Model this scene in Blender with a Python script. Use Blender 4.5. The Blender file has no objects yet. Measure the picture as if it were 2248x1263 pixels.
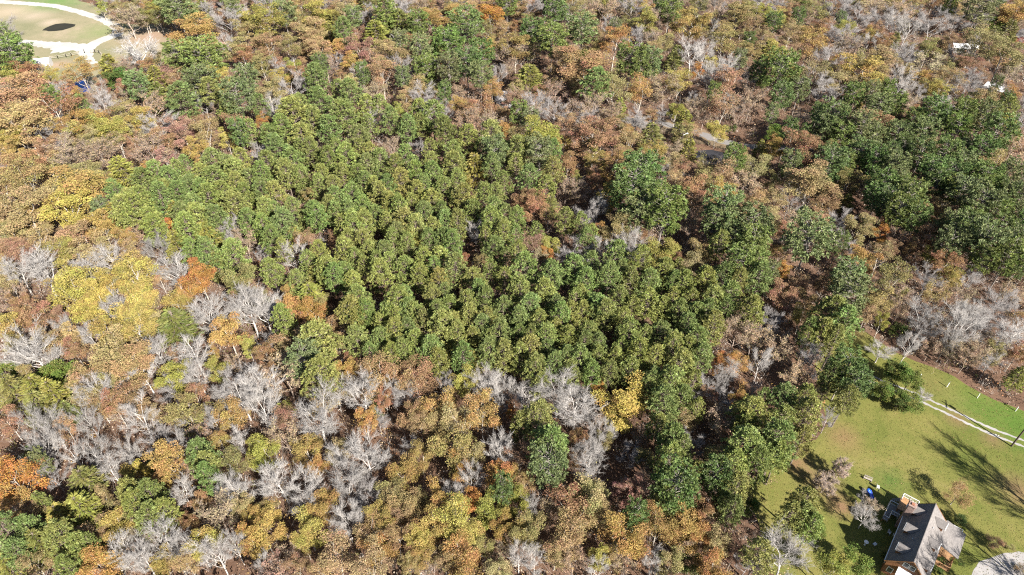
import bpy, math, random
import numpy as np

# ------------------------------------------------------------------ camera, light, exposure
sc = bpy.context.scene
COL = sc.collection
CAM_H, PITCH = 115.0, math.radians(41.0)
FPX, CX, CY = 1499.0, 1124.0, 631.5            # the photograph's focal length and centre in its own pixels
cam_d = bpy.data.cameras.new('drone_camera')
cam_d.sensor_width = 36.0
cam_d.lens = FPX * 36.0 / 2248.0
cam_d.clip_start, cam_d.clip_end = 0.5, 9000.0
cam = bpy.data.objects.new('drone_camera', cam_d)
cam.location = (0, 0, CAM_H)
cam.rotation_euler = (math.pi / 2 - PITCH, 0, 0)
COL.objects.link(cam)
sc.camera = cam

SUN_EL = math.radians(36.0)
SUN_AZ = math.radians(144.0)                   # clockwise from +Y: behind the camera, to its right
world = bpy.data.worlds.new('World')
sc.world = world
world.use_nodes = True
nt = world.node_tree
sky = nt.nodes.new('ShaderNodeTexSky')
sky.sky_type = 'NISHITA'
sky.sun_disc = False
sky.sun_elevation = SUN_EL
sky.sun_rotation = SUN_AZ
sky.air_density, sky.dust_density, sky.ozone_density = 1.0, 0.6, 1.0
bg = nt.nodes['Background']
bg.inputs['Strength'].default_value = 0.045
nt.links.new(sky.outputs[0], bg.inputs['Color'])
sun_d = bpy.data.lights.new('sun', 'SUN')
sun_d.energy, sun_d.angle, sun_d.color = 5.0, math.radians(0.5), (1.0, 0.945, 0.86)
sun = bpy.data.objects.new('sun', sun_d)
sun.rotation_euler = (math.pi / 2 - SUN_EL, 0, math.pi - SUN_AZ)
sun.location = (60, -80, 160)
COL.objects.link(sun)
sc.view_settings.view_transform = 'Standard'
sc.view_settings.look = 'None'
sc.view_settings.exposure = 1.52
sc.view_settings.gamma = 1.0
sc.view_settings.use_curve_mapping = False
sc.render.engine = 'CYCLES'
cy = sc.cycles
cy.max_bounces, cy.diffuse_bounces, cy.glossy_bounces, cy.transmission_bounces, cy.transparent_max_bounces = 4, 2, 2, 3, 4
cy.caustics_reflective = cy.caustics_refractive = False
cy.use_denoising = False
cy.pixel_filter_type = 'BLACKMAN_HARRIS'
cy.filter_width = 1.15

# ------------------------------------------------------------------ helpers
rng = np.random.default_rng(7)
PS, PC = math.sin(PITCH), math.cos(PITCH)

def ground_at(px, py, z=0.0):
    """The point of the place at height z that the photograph shows at pixel (px, py)."""
    u, v = (px - CX) / FPX, (CY - py) / FPX
    d = (u, PC + v * PS, -PS + v * PC)
    t = (CAM_H - z) / -d[2]
    return (d[0] * t, d[1] * t, z)

def depth_of(p):
    return p[1] * PC - (p[2] - CAM_H) * PS

def pixel_of(x, y, z):
    dz = z - CAM_H
    dep = y * PC - dz * PS
    return CX + FPX * x / dep, CY - FPX * (y * PS + dz * PC) / dep

def tag(o, label=None, cat=None, group=None, kind=None):
    if label: o['label'] = label
    if cat: o['category'] = cat
    if group: o['group'] = group
    if kind: o['kind'] = kind
    return o

def mesh_np(name, verts, faces, mats=(), mat_idx=None, tint=None, smooth=False):
    """A mesh from arrays; faces may be (n,3), (n,4) or a list of such arrays."""
    if not isinstance(faces, (list, tuple)): faces = [faces]
    faces = [np.asarray(f, np.int32) for f in faces if len(f)]
    me = bpy.data.meshes.new(name)
    nl = sum(f.size for f in faces); nf = sum(len(f) for f in faces)
    me.vertices.add(len(verts)); me.loops.add(nl); me.polygons.add(nf)
    me.vertices.foreach_set('co', np.asarray(verts, np.float32).ravel())
    me.loops.foreach_set('vertex_index', np.concatenate([f.ravel() for f in faces]))
    tot = np.concatenate([np.full(len(f), f.shape[1], np.int32) for f in faces])
    me.polygons.foreach_set('loop_start', np.concatenate([[0], np.cumsum(tot)[:-1]]).astype(np.int32))
    me.polygons.foreach_set('loop_total', tot)
    for m in mats: me.materials.append(m)
    if mat_idx is not None: me.polygons.foreach_set('material_index', np.asarray(mat_idx, np.int32))
    me.polygons.foreach_set('use_smooth', np.full(nf, smooth, bool))
    if tint is not None:
        a = me.attributes.new('tint', 'FLOAT_VECTOR', 'FACE')
        a.data.foreach_set('vector', np.asarray(tint, np.float32).ravel())
    me.update(calc_edges=True)
    return me

def add(name, me, parent=None, loc=None):
    o = bpy.data.objects.new(name, me)
    if parent is not None: o.parent = parent
    if loc is not None: o.location = loc
    COL.objects.link(o)
    return o

class MB:
    """Collects boxes, prisms and tubes for one small mesh."""
    def __init__(s): s.v, s.f = [], []
    def poly(s, pts, faces):
        b = len(s.v); s.v += [tuple(p) for p in pts]; s.f += [[b + i for i in f] for f in faces]; return s
    def box(s, x0, x1, y0, y1, z0, z1):
        return s.poly([(x0,y0,z0),(x1,y0,z0),(x1,y1,z0),(x0,y1,z0),(x0,y0,z1),(x1,y0,z1),(x1,y1,z1),(x0,y1,z1)],
                      [(0,3,2,1),(4,5,6,7),(0,1,5,4),(1,2,6,5),(2,3,7,6),(3,0,4,7)])
    def slab(s, quad, th):
        """A plate of thickness th under four corner points given counter-clockwise from above."""
        q = [np.array(p, float) for p in quad]
        n = np.cross(q[1] - q[0], q[3] - q[0]); n /= np.linalg.norm(n)
        lo = [p - n * th for p in q]
        return s.poly(lo + q, [(3,2,1,0),(4,5,6,7),(0,1,5,4),(1,2,6,5),(2,3,7,6),(3,0,4,7)])
    def tube(s, p, q, r0, r1=None, n=8, cap=True):
        r1 = r0 if r1 is None else r1
        p, q = np.array(p, float), np.array(q, float)
        d = (q - p) / np.linalg.norm(q - p)
        a = np.cross(d, (0,0,1) if abs(d[2]) < .9 else (1,0,0)); a /= np.linalg.norm(a); b = np.cross(d, a)
        pts = []
        for c, r in ((p, r0), (q, r1)):
            for k in range(n):
                t = 2 * math.pi * k / n
                pts.append(c + a * r * math.cos(t) + b * r * math.sin(t))
        fs = [(k, (k+1) % n, n + (k+1) % n, n + k) for k in range(n)]
        if cap: fs += [tuple(range(n-1, -1, -1)), tuple(range(n, 2*n))]
        return s.poly(pts, fs)
    def lathe(s, prof, n=14, c=(0,0,0)):
        pts = [(c[0] + r*math.cos(2*math.pi*k/n), c[1] + r*math.sin(2*math.pi*k/n), c[2] + z) for r, z in prof for k in range(n)]
        fs = [(i*n+k, i*n+(k+1)%n, (i+1)*n+(k+1)%n, (i+1)*n+k) for i in range(len(prof)-1) for k in range(n)]
        fs += [tuple(range(n-1,-1,-1)), tuple((len(prof)-1)*n+k for k in range(n))]
        return s.poly(pts, fs)
    def build(s, name, mat, parent=None, bevel=0, smooth=False, loc=None):
        me = bpy.data.meshes.new(name)
        me.from_pydata(s.v, [], s.f)
        me.materials.append(mat)
        if smooth: me.polygons.foreach_set('use_smooth', [True]*len(me.polygons))
        me.update()
        o = add(name, me, parent, loc)
        if bevel:
            m = o.modifiers.new('bevel', 'BEVEL'); m.width = bevel; m.segments = 2; m.limit_method = 'ANGLE'
        return o

def empty(name, loc, rz=0.0):
    o = bpy.data.objects.new(name, None)
    o.location = loc; o.rotation_euler = (0, 0, rz); o.empty_display_size = 0.3
    COL.objects.link(o)
    return o

# ------------------------------------------------------------------ materials
def new_mat(name):
    m = bpy.data.materials.new(name); m.use_nodes = True
    return m, m.node_tree, m.node_tree.nodes['Principled BSDF']

def noise(t, scale, detail=4.0, rough=0.6, coord=None, dist=0.0):
    n = t.nodes.new('ShaderNodeTexNoise')
    n.inputs['Scale'].default_value = scale; n.inputs['Detail'].default_value = detail
    n.inputs['Roughness'].default_value = rough; n.inputs['Distortion'].default_value = dist
    if coord is not None: t.links.new(coord, n.inputs['Vector'])
    return n.outputs['Fac']

def ramp(t, fac, stops, interp='LINEAR'):
    r = t.nodes.new('ShaderNodeValToRGB'); r.color_ramp.interpolation = interp
    e = r.color_ramp.elements
    while len(e) < len(stops): e.new(0.5)
    for el, (p, c) in zip(e, stops): el.position = p; el.color = (*c, 1)
    t.links.new(fac, r.inputs['Fac'])
    return r.outputs['Color']

def mix(t, fac, a, b, mode='MIX'):
    m = t.nodes.new('ShaderNodeMix'); m.data_type = 'RGBA'; m.blend_type = mode
    for sock, v in ((m.inputs[0], fac), (m.inputs[6], a), (m.inputs[7], b)):
        if hasattr(v, 'links') or isinstance(v, bpy.types.NodeSocket): t.links.new(v, sock)
        elif isinstance(v, (int, float)): sock.default_value = v
        else: sock.default_value = (*v, 1)
    return m.outputs[2]

def bump(t, bs, h, dist, strength=1.0):
    b = t.nodes.new('ShaderNodeBump'); b.inputs['Distance'].default_value = dist; b.inputs['Strength'].default_value = strength
    t.links.new(h, b.inputs['Height']); t.links.new(b.outputs[0], bs.inputs['Normal'])

def world_pos(t):
    return t.nodes.new('ShaderNodeNewGeometry').outputs['Position']

def obj_pos(t):
    return t.nodes.new('ShaderNodeTexCoord').outputs['Object']

def plain(name, col, rough=0.6, var=0.25, scale=3.0, metal=0.0, bmp=0.0):
    m, t, b = new_mat(name)
    c = obj_pos(t)
    f = noise(t, scale, 6, 0.65, c)
    lo = tuple(x * (1 - var) for x in col); hi = tuple(min(1, x * (1 + var)) for x in col)
    t.links.new(ramp(t, f, [(0.3, lo), (0.7, hi)]), b.inputs['Base Color'])
    b.inputs['Roughness'].default_value = rough; b.inputs['Metallic'].default_value = metal
    if bmp: bump(t, b, noise(t, scale * 6, 5, 0.7, c), bmp)
    return m

def leaf_material(name, trans=0.3, rough=0.65, spec=0.25, use_obj_color=True, hue=0.03, turn=0.36):
    """Foliage: the tree's own colour, a little different from spray to spray, some light passing through."""
    m, t, b = new_mat(name)
    at = t.nodes.new('ShaderNodeAttribute'); at.attribute_name = 'tint'
    sep = t.nodes.new('ShaderNodeSeparateXYZ'); t.links.new(at.outputs['Vector'], sep.inputs[0])
    if use_obj_color:
        oi = t.nodes.new('ShaderNodeObjectInfo'); base = oi.outputs['Color']
    else:
        base = at.outputs['Color']
    hs = t.nodes.new('ShaderNodeHueSaturation')
    if use_obj_color:
        h = t.nodes.new('ShaderNodeMath'); h.operation = 'MULTIPLY_ADD'
        t.links.new(sep.outputs[1], h.inputs[0]); h.inputs[1].default_value = hue; h.inputs[2].default_value = 0.5
        t.links.new(h.outputs[0], hs.inputs['Hue']); t.links.new(sep.outputs[0], hs.inputs['Value'])
    if use_obj_color:                                     # half-turned leaves: towards green on some boughs, towards brown on others
        for lo, hi, cc in ((0.0, 1.0, (.27, .17, .085, 1)), (0.0, -1.0, (.17, .20, .05, 1))):
            mr = t.nodes.new('ShaderNodeMapRange'); mr.inputs[1].default_value = lo; mr.inputs[2].default_value = hi; mr.inputs[4].default_value = turn
            t.links.new(sep.outputs[2], mr.inputs[0])
            base = mix(t, mr.outputs[0], base, cc[:3])
    t.links.new(base, hs.inputs['Color'])
    b.inputs['Roughness'].default_value = rough
    b.inputs['Specular IOR Level'].default_value = spec
    t.links.new(hs.outputs[0], b.inputs['Base Color'])
    tr = t.nodes.new('ShaderNodeBsdfTranslucent'); t.links.new(hs.outputs[0], tr.inputs['Color'])
    mx = t.nodes.new('ShaderNodeMixShader'); mx.inputs[0].default_value = trans
    t.links.new(b.outputs[0], mx.inputs[1]); t.links.new(tr.outputs[0], mx.inputs[2])
    t.links.new(mx.outputs[0], t.nodes['Material Output'].inputs['Surface'])
    return m

def bark_material(name):
    m, t, b = new_mat(name)
    oi = t.nodes.new('ShaderNodeObjectInfo')
    c = obj_pos(t)
    f = noise(t, 2.2, 5, 0.7, c)
    k = ramp(t, f, [(0.3, (0.6, 0.58, 0.55)), (0.55, (0.95, 0.95, 0.95)), (0.75, (1.15, 1.12, 1.08))])
    t.links.new(mix(t, 1.0, oi.outputs['Color'], k, 'MULTIPLY'), b.inputs['Base Color'])
    b.inputs['Roughness'].default_value = 0.85
    bump(t, b, noise(t, 14, 4, 0.7, c), 0.02)
    return m

M_LEAF = leaf_material('broad_leaf', trans=0.24)
M_NEEDLE = leaf_material('pine_needle', trans=0.14, rough=0.55, spec=0.3, hue=0.02, turn=0.12)
M_BRUSH = leaf_material('undergrowth_leaf', trans=0.2, use_obj_color=False)
M_BARK = bark_material('tree_bark')

def ground_material(name, stops, big=0.02, mid=0.35, fine=4.0, patch=None, b_dist=0.12, rough=0.95):
    m, t, b = new_mat(name)
    c = world_pos(t)
    f1, f2, f3 = noise(t, big, 5, 0.6, c, 0.6), noise(t, mid, 6, 0.7, c), noise(t, fine, 5, 0.75, c)
    a1 = t.nodes.new('ShaderNodeMath'); a1.operation = 'MULTIPLY_ADD'
    t.links.new(f2, a1.inputs[0]); a1.inputs[1].default_value = 0.45; t.links.new(f1, a1.inputs[2])
    a2 = t.nodes.new('ShaderNodeMath'); a2.operation = 'MULTIPLY_ADD'
    t.links.new(f3, a2.inputs[0]); a2.inputs[1].default_value = 0.35; t.links.new(a1.outputs[0], a2.inputs[2])
    mr = t.nodes.new('ShaderNodeMapRange'); mr.inputs[1].default_value = 0.55; mr.inputs[2].default_value = 1.25
    t.links.new(a2.outputs[0], mr.inputs[0])
    col = ramp(t, mr.outputs[0], stops)
    for (px, py, rad, pc, amt) in (patch or ()):          # bare or greener patches that lie in the grass
        g = ground_at(px, py)
        vm = t.nodes.new('ShaderNodeVectorMath'); vm.operation = 'DISTANCE'
        t.links.new(c, vm.inputs[0]); vm.inputs[1].default_value = g
        ad = t.nodes.new('ShaderNodeMath'); ad.operation = 'MULTIPLY_ADD'
        t.links.new(f2, ad.inputs[0]); ad.inputs[1].default_value = rad * 1.2; t.links.new(vm.outputs['Value'], ad.inputs[2])
        ma = t.nodes.new('ShaderNodeMapRange'); ma.inputs[1].default_value = rad * 1.7; ma.inputs[2].default_value = rad * 0.7
        ma.inputs[3].default_value = 0.0; ma.inputs[4].default_value = amt
        t.links.new(ad.outputs[0], ma.inputs[0])
        col = mix(t, ma.outputs[0], col, mix(t, f3, tuple(x * .75 for x in pc), tuple(x * 1.25 for x in pc)))
    t.links.new(col, b.inputs['Base Color'])
    b.inputs['Roughness'].default_value = rough
    b.inputs['Specular IOR Level'].default_value = 0.15
    bump(t, b, noise(t, fine * 1.5, 5, 0.75, c), b_dist)
    return m

M_FLOOR = ground_material('leaf_litter', [(0.0, (0.054, 0.035, 0.025)), (0.4, (0.116, 0.069, 0.047)), (0.7, (0.167, 0.102, 0.068)), (1.0, (0.217, 0.149, 0.102))])
M_LAWN = ground_material('lawn_grass', [(0.0, (0.068, 0.096, 0.018)), (0.35, (0.120, 0.132, 0.031)), (0.65, (0.172, 0.160, 0.047)), (1.0, (0.216, 0.180, 0.072))],
    big=0.07, mid=0.6, fine=5.0, b_dist=0.1,
    patch=[(2150, 890, 9, (0.087, 0.136, 0.025), .85), (2240, 930, 9, (0.072, 0.136, 0.021), .9), (2040, 840, 6, (0.160, 0.136, 0.051), .5), (1870, 725, 5, (0.176, 0.120, 0.060), .7),
           (1800, 1055, 5, (0.200, 0.127, 0.077), .7), (1845, 1110, 3.5, (0.216, 0.120, 0.077), .8), (2240, 1080, 5, (0.192, 0.120, 0.068), .8), (1955, 1055, 4, (0.072, 0.120, 0.025), .8),
           (1850, 960, 4.5, (0.207, 0.127, 0.068), .7), (2100, 920, 3.2, (0.192, 0.127, 0.064), .8), (2180, 965, 3, (0.176, 0.120, 0.060), .8), (1740, 1010, 4, (0.200, 0.112, 0.068), .8)])
M_MEADOW = ground_material('meadow_grass', [(0.0, (0.122, 0.139, 0.065)), (0.35, (0.194, 0.186, 0.108)), (0.65, (0.265, 0.229, 0.147)), (1.0, (0.367, 0.288, 0.217))],
    big=0.03, mid=0.16, fine=1.5, b_dist=0.1,
    patch=[(120, 3, 18, (0.102, 0.203, 0.051), .8), (225, 70, 14, (0.163, 0.213, 0.076), .6), (330, 80, 16, (0.306, 0.203, 0.153), .8), (25, 25, 12, (0.428, 0.340, 0.255), .6), (75, 35, 10, (0.408, 0.330, 0.255), .6),
           (480, 100, 14, (0.337, 0.213, 0.153), .9), (110, 50, 6, (0.428, 0.340, 0.267), .7), (130, 142, 7, (0.367, 0.255, 0.192), .7), (60, 110, 14, (0.245, 0.213, 0.140), .5)])
M_VERGE = ground_material('road_verge', [(0.0, (0.128, 0.096, 0.058)), (0.5, (0.192, 0.141, 0.090)), (1.0, (0.243, 0.173, 0.115))], big=0.05, mid=0.4, fine=3)
M_GRAVEL = ground_material('white_gravel', [(0.0, (0.276, 0.261, 0.238)), (0.5, (0.399, 0.384, 0.360)), (1.0, (0.506, 0.492, 0.467))], big=0.1, mid=0.8, fine=9, b_dist=0.03)
M_LOT = ground_material('grey_gravel', [(0.0, (0.216, 0.200, 0.192)), (0.5, (0.304, 0.288, 0.280)), (1.0, (0.400, 0.384, 0.368))], big=0.15, mid=1.2, fine=10, b_dist=0.03)
M_ROAD = ground_material('worn_road', [(0.0, (0.12, 0.115, 0.115)), (0.5, (0.19, 0.18, 0.175)), (1.0, (0.27, 0.25, 0.235))], big=0.1, mid=0.7, fine=6, b_dist=0.03)
M_ASPHALT_SHADE = ground_material('asphalt', [(0.0, (0.021, 0.022, 0.027)), (0.5, (0.034, 0.034, 0.040)), (1.0, (0.055, 0.054, 0.060))], big=0.08, mid=1.0, fine=9, b_dist=0.02, rough=0.8)  # tree shade painted in: base colour darkened and turned bluish
def water_material(name, col, rough, spec=0.5):
    m, t, b = new_mat(name)
    c = world_pos(t)
    f = noise(t, 0.12, 3, 0.5, c)
    t.links.new(ramp(t, f, [(0.3, tuple(x * .8 for x in col)), (0.7, tuple(x * 1.2 for x in col))]), b.inputs['Base Color'])
    b.inputs['Roughness'].default_value = rough
    b.inputs['IOR'].default_value = 1.33; b.inputs['Specular IOR Level'].default_value = spec
    bump(t, b, noise(t, 1.2, 3, 0.5, c), 0.02, 0.4)
    return m
M_POND_B = water_material('muddy_water', (0.03, 0.025, 0.012), 0.05, 0.06)
M_POND_D = water_material('sky_tinted_water', (0.008, 0.04, 0.2), 0.04, 0.25)  # reflected blue sky is painted into the water's base colour

# ------------------------------------------------------------------ the ground and what is laid on it
def sheet(name, pts_px, mat, z, kind='structure', jitter=0.0, seg=3.0):
    """A flat sheet from an outline given in the photograph's pixels, its edge broken up a little."""
    P = [np.array(ground_at(*p)[:2]) for p in pts_px]
    out = []
    r = np.random.default_rng(len(name) + len(pts_px))
    for i in range(len(P)):
        a, b = P[i], P[(i + 1) % len(P)]
        n = max(1, min(40, int(np.linalg.norm(b - a) / seg)))
        for k in range(n):
            q = a + (b - a) * k / n
            if jitter: q = q + r.normal(0, jitter, 2)
            out.append((q[0], q[1], z))
    me = bpy.data.meshes.new(name)
    me.from_pydata(out, [], [list(range(len(out)))])
    me.materials.append(mat)
    me.update()
    if me.polygons[0].normal.z < 0: me.flip_normals()
    o = add(name, me); o['kind'] = kind
    return o

def strip(name, line_px, width, mat, z, jitter=0.08, parent=None, step=1.2, off=0.0):
    P = np.array([ground_at(*p)[:2] for p in line_px])
    d = np.r_[0, np.cumsum(np.linalg.norm(np.diff(P, axis=0), axis=1))]
    n = max(4, min(500, int(d[-1] / step)))
    s = np.linspace(0, d[-1], n)
    Q = np.c_[np.interp(s, d, P[:, 0]), np.interp(s, d, P[:, 1])]
    for _ in range(int(2 + 3 / step)):
        Q[1:-1] = (Q[:-2] + Q[1:-1] * 2 + Q[2:]) / 4
    T = np.gradient(Q, axis=0); T /= np.linalg.norm(T, axis=1)[:, None]
    Nn = np.c_[-T[:, 1], T[:, 0]]
    w = np.interp(s / d[-1], np.linspace(0, 1, len(np.atleast_1d(width))), np.atleast_1d(width)) if np.ndim(width) else np.full(n, width)
    r = np.random.default_rng(len(line_px))
    L = Q + Nn * (off + w / 2 + r.normal(0, jitter, n))[:, None]; R = Q + Nn * (off - w / 2 + r.normal(0, jitter, n))[:, None]
    v = np.r_[np.c_[L, np.full(n, z)], np.c_[R, np.full(n, z)]]
    i = np.arange(n - 1)
    me = mesh_np(name, v, np.c_[i + n, i + n + 1, i + 1, i], [mat])
    o = add(name, me, parent); o['kind'] = 'structure'
    return o, Q

gm = bpy.data.meshes.new('ground')
gm.from_pydata([(-4000, -1500, 0), (4000, -1500, 0), (4000, 7000, 0), (-4000, 7000, 0)], [], [(0, 1, 2, 3)])
gm.materials.append(M_FLOOR); gm.update()
tag(add('ground', gm), kind='structure')

LAWN = [(1866,704),(1900,733),(1960,770),(2005,795),(2060,812),(2125,845),(2190,878),(2260,908),(2420,985),(2700,1130),(2900,1500),(2300,1700),(1700,1600),(1700,1300),(1668,1160),
        (1640,1075),(1690,1000),(1790,965),(1815,930),(1800,880),(1790,800),(1835,735)]
MEADOW = [(-300,-70),(60,-30),(140,-9),(200,10),(245,40),(275,52),(330,56),(370,64),(430,92),(505,92),(500,122),(420,118),(365,132),(340,152),(290,142),(225,160),(205,205),(140,200),(130,180),(70,158),(45,146),(-20,150),(-300,190)]
VERGE = [(1375,262),(1400,253),(1440,258),(1490,270),(1540,284),(1580,298),(1620,312),(1625,324),(1590,326),(1550,318),(1510,312),(1480,300),(1440,290),(1400,282)]
sheet('lawn', LAWN, M_LAWN, 0.006, jitter=0.35)
sheet('meadow', MEADOW, M_MEADOW, 0.006, jitter=0.8, seg=6)
sheet('road_verge', VERGE, M_VERGE, 0.006, jitter=0.5)
sheet('muddy_pond', [(94,67),(100,61),(110,57),(122,53),(140,51.5),(158,52),(167,54),(164,58),(150,63),(135,67),(120,68.5),(106,69)], M_POND_B, 0.014, seg=1.5, jitter=0.15)
sheet('blue_pond', [(147,196),(150,184),(158,176),(170,172),(184,174),(194,182),(200,192),(196,204),(184,210),(168,206),(155,203)], M_POND_D, 0.014, seg=1.5, jitter=0.15)
strip('gravel_road', [(-120,2),(-60,2),(0,4),(60,8),(120,13),(170,25),(220,41),(248,54),(262,66),(256,77),(225,87),(205,97),(192,108),(186,118)], [4.2,4.6,4.4,4.2,4.4,5.5,6.0], M_GRAVEL, 0.012, 0.2)
strip('gravel_lane', [(-120,90),(-20,92),(55,94),(100,98),(150,101),(190,105)], [4,4.5,5.5,6.5,7], M_GRAVEL, 0.016, 0.5)
sheet('gravel_patch', [(106,110),(120,104),(140,101),(160,104),(178,104),(192,108),(190,118),(180,117),(172,110),(150,113),(135,117),(118,115)], M_GRAVEL, 0.02, jitter=0.6, seg=1.5)
strip('gravel_track', [(186,117),(192,124),(200,134),(207,140)], [5.5, 3.5, 3.0], M_GRAVEL, 0.024, 0.35)
strip('road', [(1345,262),(1400,264),(1440,268),(1480,277),(1520,289),(1560,302),(1600,315),(1640,322),(1700,326),(1780,322)], [2.6,3.4,3.6,3.8,3.8], M_ROAD, 0.012, 0.3)
sheet('paved_lot', [(1530,332),(1560,330),(1590,336),(1600,350),(1585,362),(1550,362),(1528,350)], M_ASPHALT_SHADE, 0.014, jitter=0.3)
DRIVE = [(1885,820),(1920,835),(1960,850),(2000,866),(2040,884),(2090,907),(2140,931),(2190,952),(2248,974),(2330,1004)]
strip('driveway_track', DRIVE, 0.55, M_LOT, 0.012, 0.1, step=0.5, off=0.85)
strip('driveway_track', DRIVE, 0.55, M_LOT, 0.012, 0.1, step=0.5, off=-0.85)
sheet('gravel_lot', [(2126,1275),(2136,1250),(2152,1235),(2178,1222),(2205,1214),(2240,1213),(2300,1220),(2420,1240),(2440,1420),(2080,1420)], M_LOT, 0.012, jitter=0.15, seg=1.0)

# ------------------------------------------------------------------ the log house
def boards(name, col, axis, pitch, groove=0.02, var=0.25):
    """Painted or stained wood: grain, and the fine line between boards too thin to see singly from the air."""
    m, t, b = new_mat(name)
    c = obj_pos(t)
    w = t.nodes.new('ShaderNodeTexWave'); w.bands_direction = axis; w.inputs['Scale'].default_value = math.pi / 10 / pitch * 2 / 2
    w.inputs['Distortion'].default_value = 0.4; w.inputs['Detail'].default_value = 2
    t.links.new(c, w.inputs['Vector'])
    f = noise(t, 2.5, 6, 0.7, c)
    a = ramp(t, f, [(0.3, tuple(x*(1-var) for x in col)), (0.7, tuple(x*(1+var) for x in col))])
    k = ramp(t, w.outputs['Fac'], [(0.0, (0.5, 0.5, 0.5)), (0.22, (1, 1, 1))])
    t.links.new(mix(t, 1.0, a, k, 'MULTIPLY'), b.inputs['Base Color'])
    b.inputs['Roughness'].default_value = 0.75
    bump(t, b, w.outputs['Fac'], groove)
    return m

def shingles(name, col):
    m, t, b = new_mat(name)
    c = obj_pos(t)
    br = t.nodes.new('ShaderNodeTexBrick')
    br.inputs['Scale'].default_value = 1.0; br.inputs['Brick Width'].default_value = 0.34; br.inputs['Row Height'].default_value = 0.16
    br.inputs['Mortar Size'].default_value = 0.012
    br.inputs['Color1'].default_value = (*[x * .86 for x in col], 1); br.inputs['Color2'].default_value = (*[x * 1.12 for x in col], 1)
    br.inputs['Mortar'].default_value = (*[x * .55 for x in col], 1)
    t.links.new(c, br.inputs['Vector'])
    f = noise(t, 0.35, 7, 0.75, c, 1.2)
    g = noise(t, 20, 3, 0.8, c)
    k = ramp(t, f, [(0.3, (0.7, 0.7, 0.72)), (0.7, (1.15, 1.13, 1.1))])
    k2 = ramp(t, g, [(0.3, (0.85, 0.85, 0.85)), (0.7, (1.12, 1.12, 1.12))])
    t.links.new(mix(t, 1.0, mix(t, 1.0, br.outputs['Color'], k, 'MULTIPLY'), k2, 'MULTIPLY'), b.inputs['Base Color'])
    b.inputs['Roughness'].default_value = 0.9
    return m

M_SHINGLE = shingles('grey_shingle', (0.20, 0.185, 0.178))
M_LOG = boards('brown_log_wall', (0.20, 0.085, 0.035), 'Z', 0.22, 0.04)
M_DECK = boards('deck_board', (0.34, 0.19, 0.09), 'X', 0.14, 0.01)
M_DECKG = boards('grey_deck_board', (0.24, 0.22, 0.2), 'X', 0.14, 0.01)  # greyer than the other deck boards
M_WHITE = plain('white_paint', (0.78, 0.78, 0.77), 0.5, 0.06)
M_TRIM = plain('brown_trim', (0.26, 0.12, 0.05), 0.6, 0.2)
M_STONE = plain('chimney_stone', (0.3, 0.21, 0.18), 0.9, 0.45, 4.0, bmp=0.06)
M_GLASS, _t, _b = new_mat('window_glass')
_b.inputs['Base Color'].default_value = (0.03, 0.04, 0.05, 1); _b.inputs['Roughness'].default_value = 0.06
M_METAL = plain('pale_metal', (0.6, 0.62, 0.64), 0.35, 0.08, metal=0.3)
M_SHEET = plain('white_roof_sheet', (0.76, 0.77, 0.78), 0.4, 0.05)
M_POLE = plain('creosoted_wood', (0.075, 0.055, 0.045), 0.85, 0.3)
M_FENCE = plain('grey_fence_wood', (0.33, 0.29, 0.25), 0.85, 0.25)
M_BLUE = plain('blue_plastic', (0.02, 0.11, 0.62), 0.35, 0.08)
M_PLASTIC = plain('white_plastic', (0.72, 0.72, 0.72), 0.4, 0.05)
M_CLAY = plain('brown_clay', (0.28, 0.12, 0.07), 0.8, 0.25)
M_RED = plain('red_paint', (0.35, 0.05, 0.045), 0.5, 0.2)
M_GREYR = shingles('pale_shingle', (0.33, 0.32, 0.33))

HX, HY, HROT = 70.2, 60.25, math.atan2(0.778, 0.628)
def at_house(x, y, z=0.0):
    c, s = math.cos(HROT), math.sin(HROT)
    return (HX + x * c - y * s, HY + x * s + y * c, z)

house = tag(empty('log_house', (HX, HY, 0), HROT),
            'brown log house with grey shingle roof, six dormers and a porch, standing on the lawn', 'house')
XA, XB, HW, ZR, ZE = 7.1, -6.7, 3.35, 7.4, 3.85          # roof ends, half width, ridge and eave heights
WX0, WX1, WY, OV = -6.25, 6.65, 3.0, 0.16
w = MB()
zt = ZE + (HW - WY) * (ZR - ZE) / HW - 0.16
zp = ZR - 0.2
w.poly([(WX0,-WY,0),(WX1,-WY,0),(WX1,WY,0),(WX0,WY,0),(WX0,-WY,zt),(WX1,-WY,zt),(WX1,WY,zt),(WX0,WY,zt),(WX0,0,zp),(WX1,0,zp)],
       [(0,1,5,4),(2,3,7,6),(3,0,4,8,7),(1,2,6,9,5),(0,3,2,1)])
walls = w.build('wall', M_LOG, house)
roof = MB().slab([(XB,0,ZR),(XB,-HW,ZE),(XA,-HW,ZE),(XA,0,ZR)], OV).build('roof_slope', M_SHINGLE, house)
roof2 = MB().slab([(XA,0,ZR-.003),(XA,HW,ZE),(XB,HW,ZE),(XB,0,ZR-.003)], OV).build('roof_slope', M_SHINGLE, house)
MB().tube((XB-.02,0,ZR+.0),(XA+.02,0,ZR+.0),.09,n=6).build('ridge_cap', M_SHINGLE, house)
for s in (1, -1):
    MB().box(XB, XA, s*(HW+.0)-.05 if s < 0 else HW-.01, s*HW+.01 if s < 0 else HW+.11, ZE-.2, ZE-.06).build('gutter', M_WHITE if s > 0 else M_SHINGLE, house)
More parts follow.
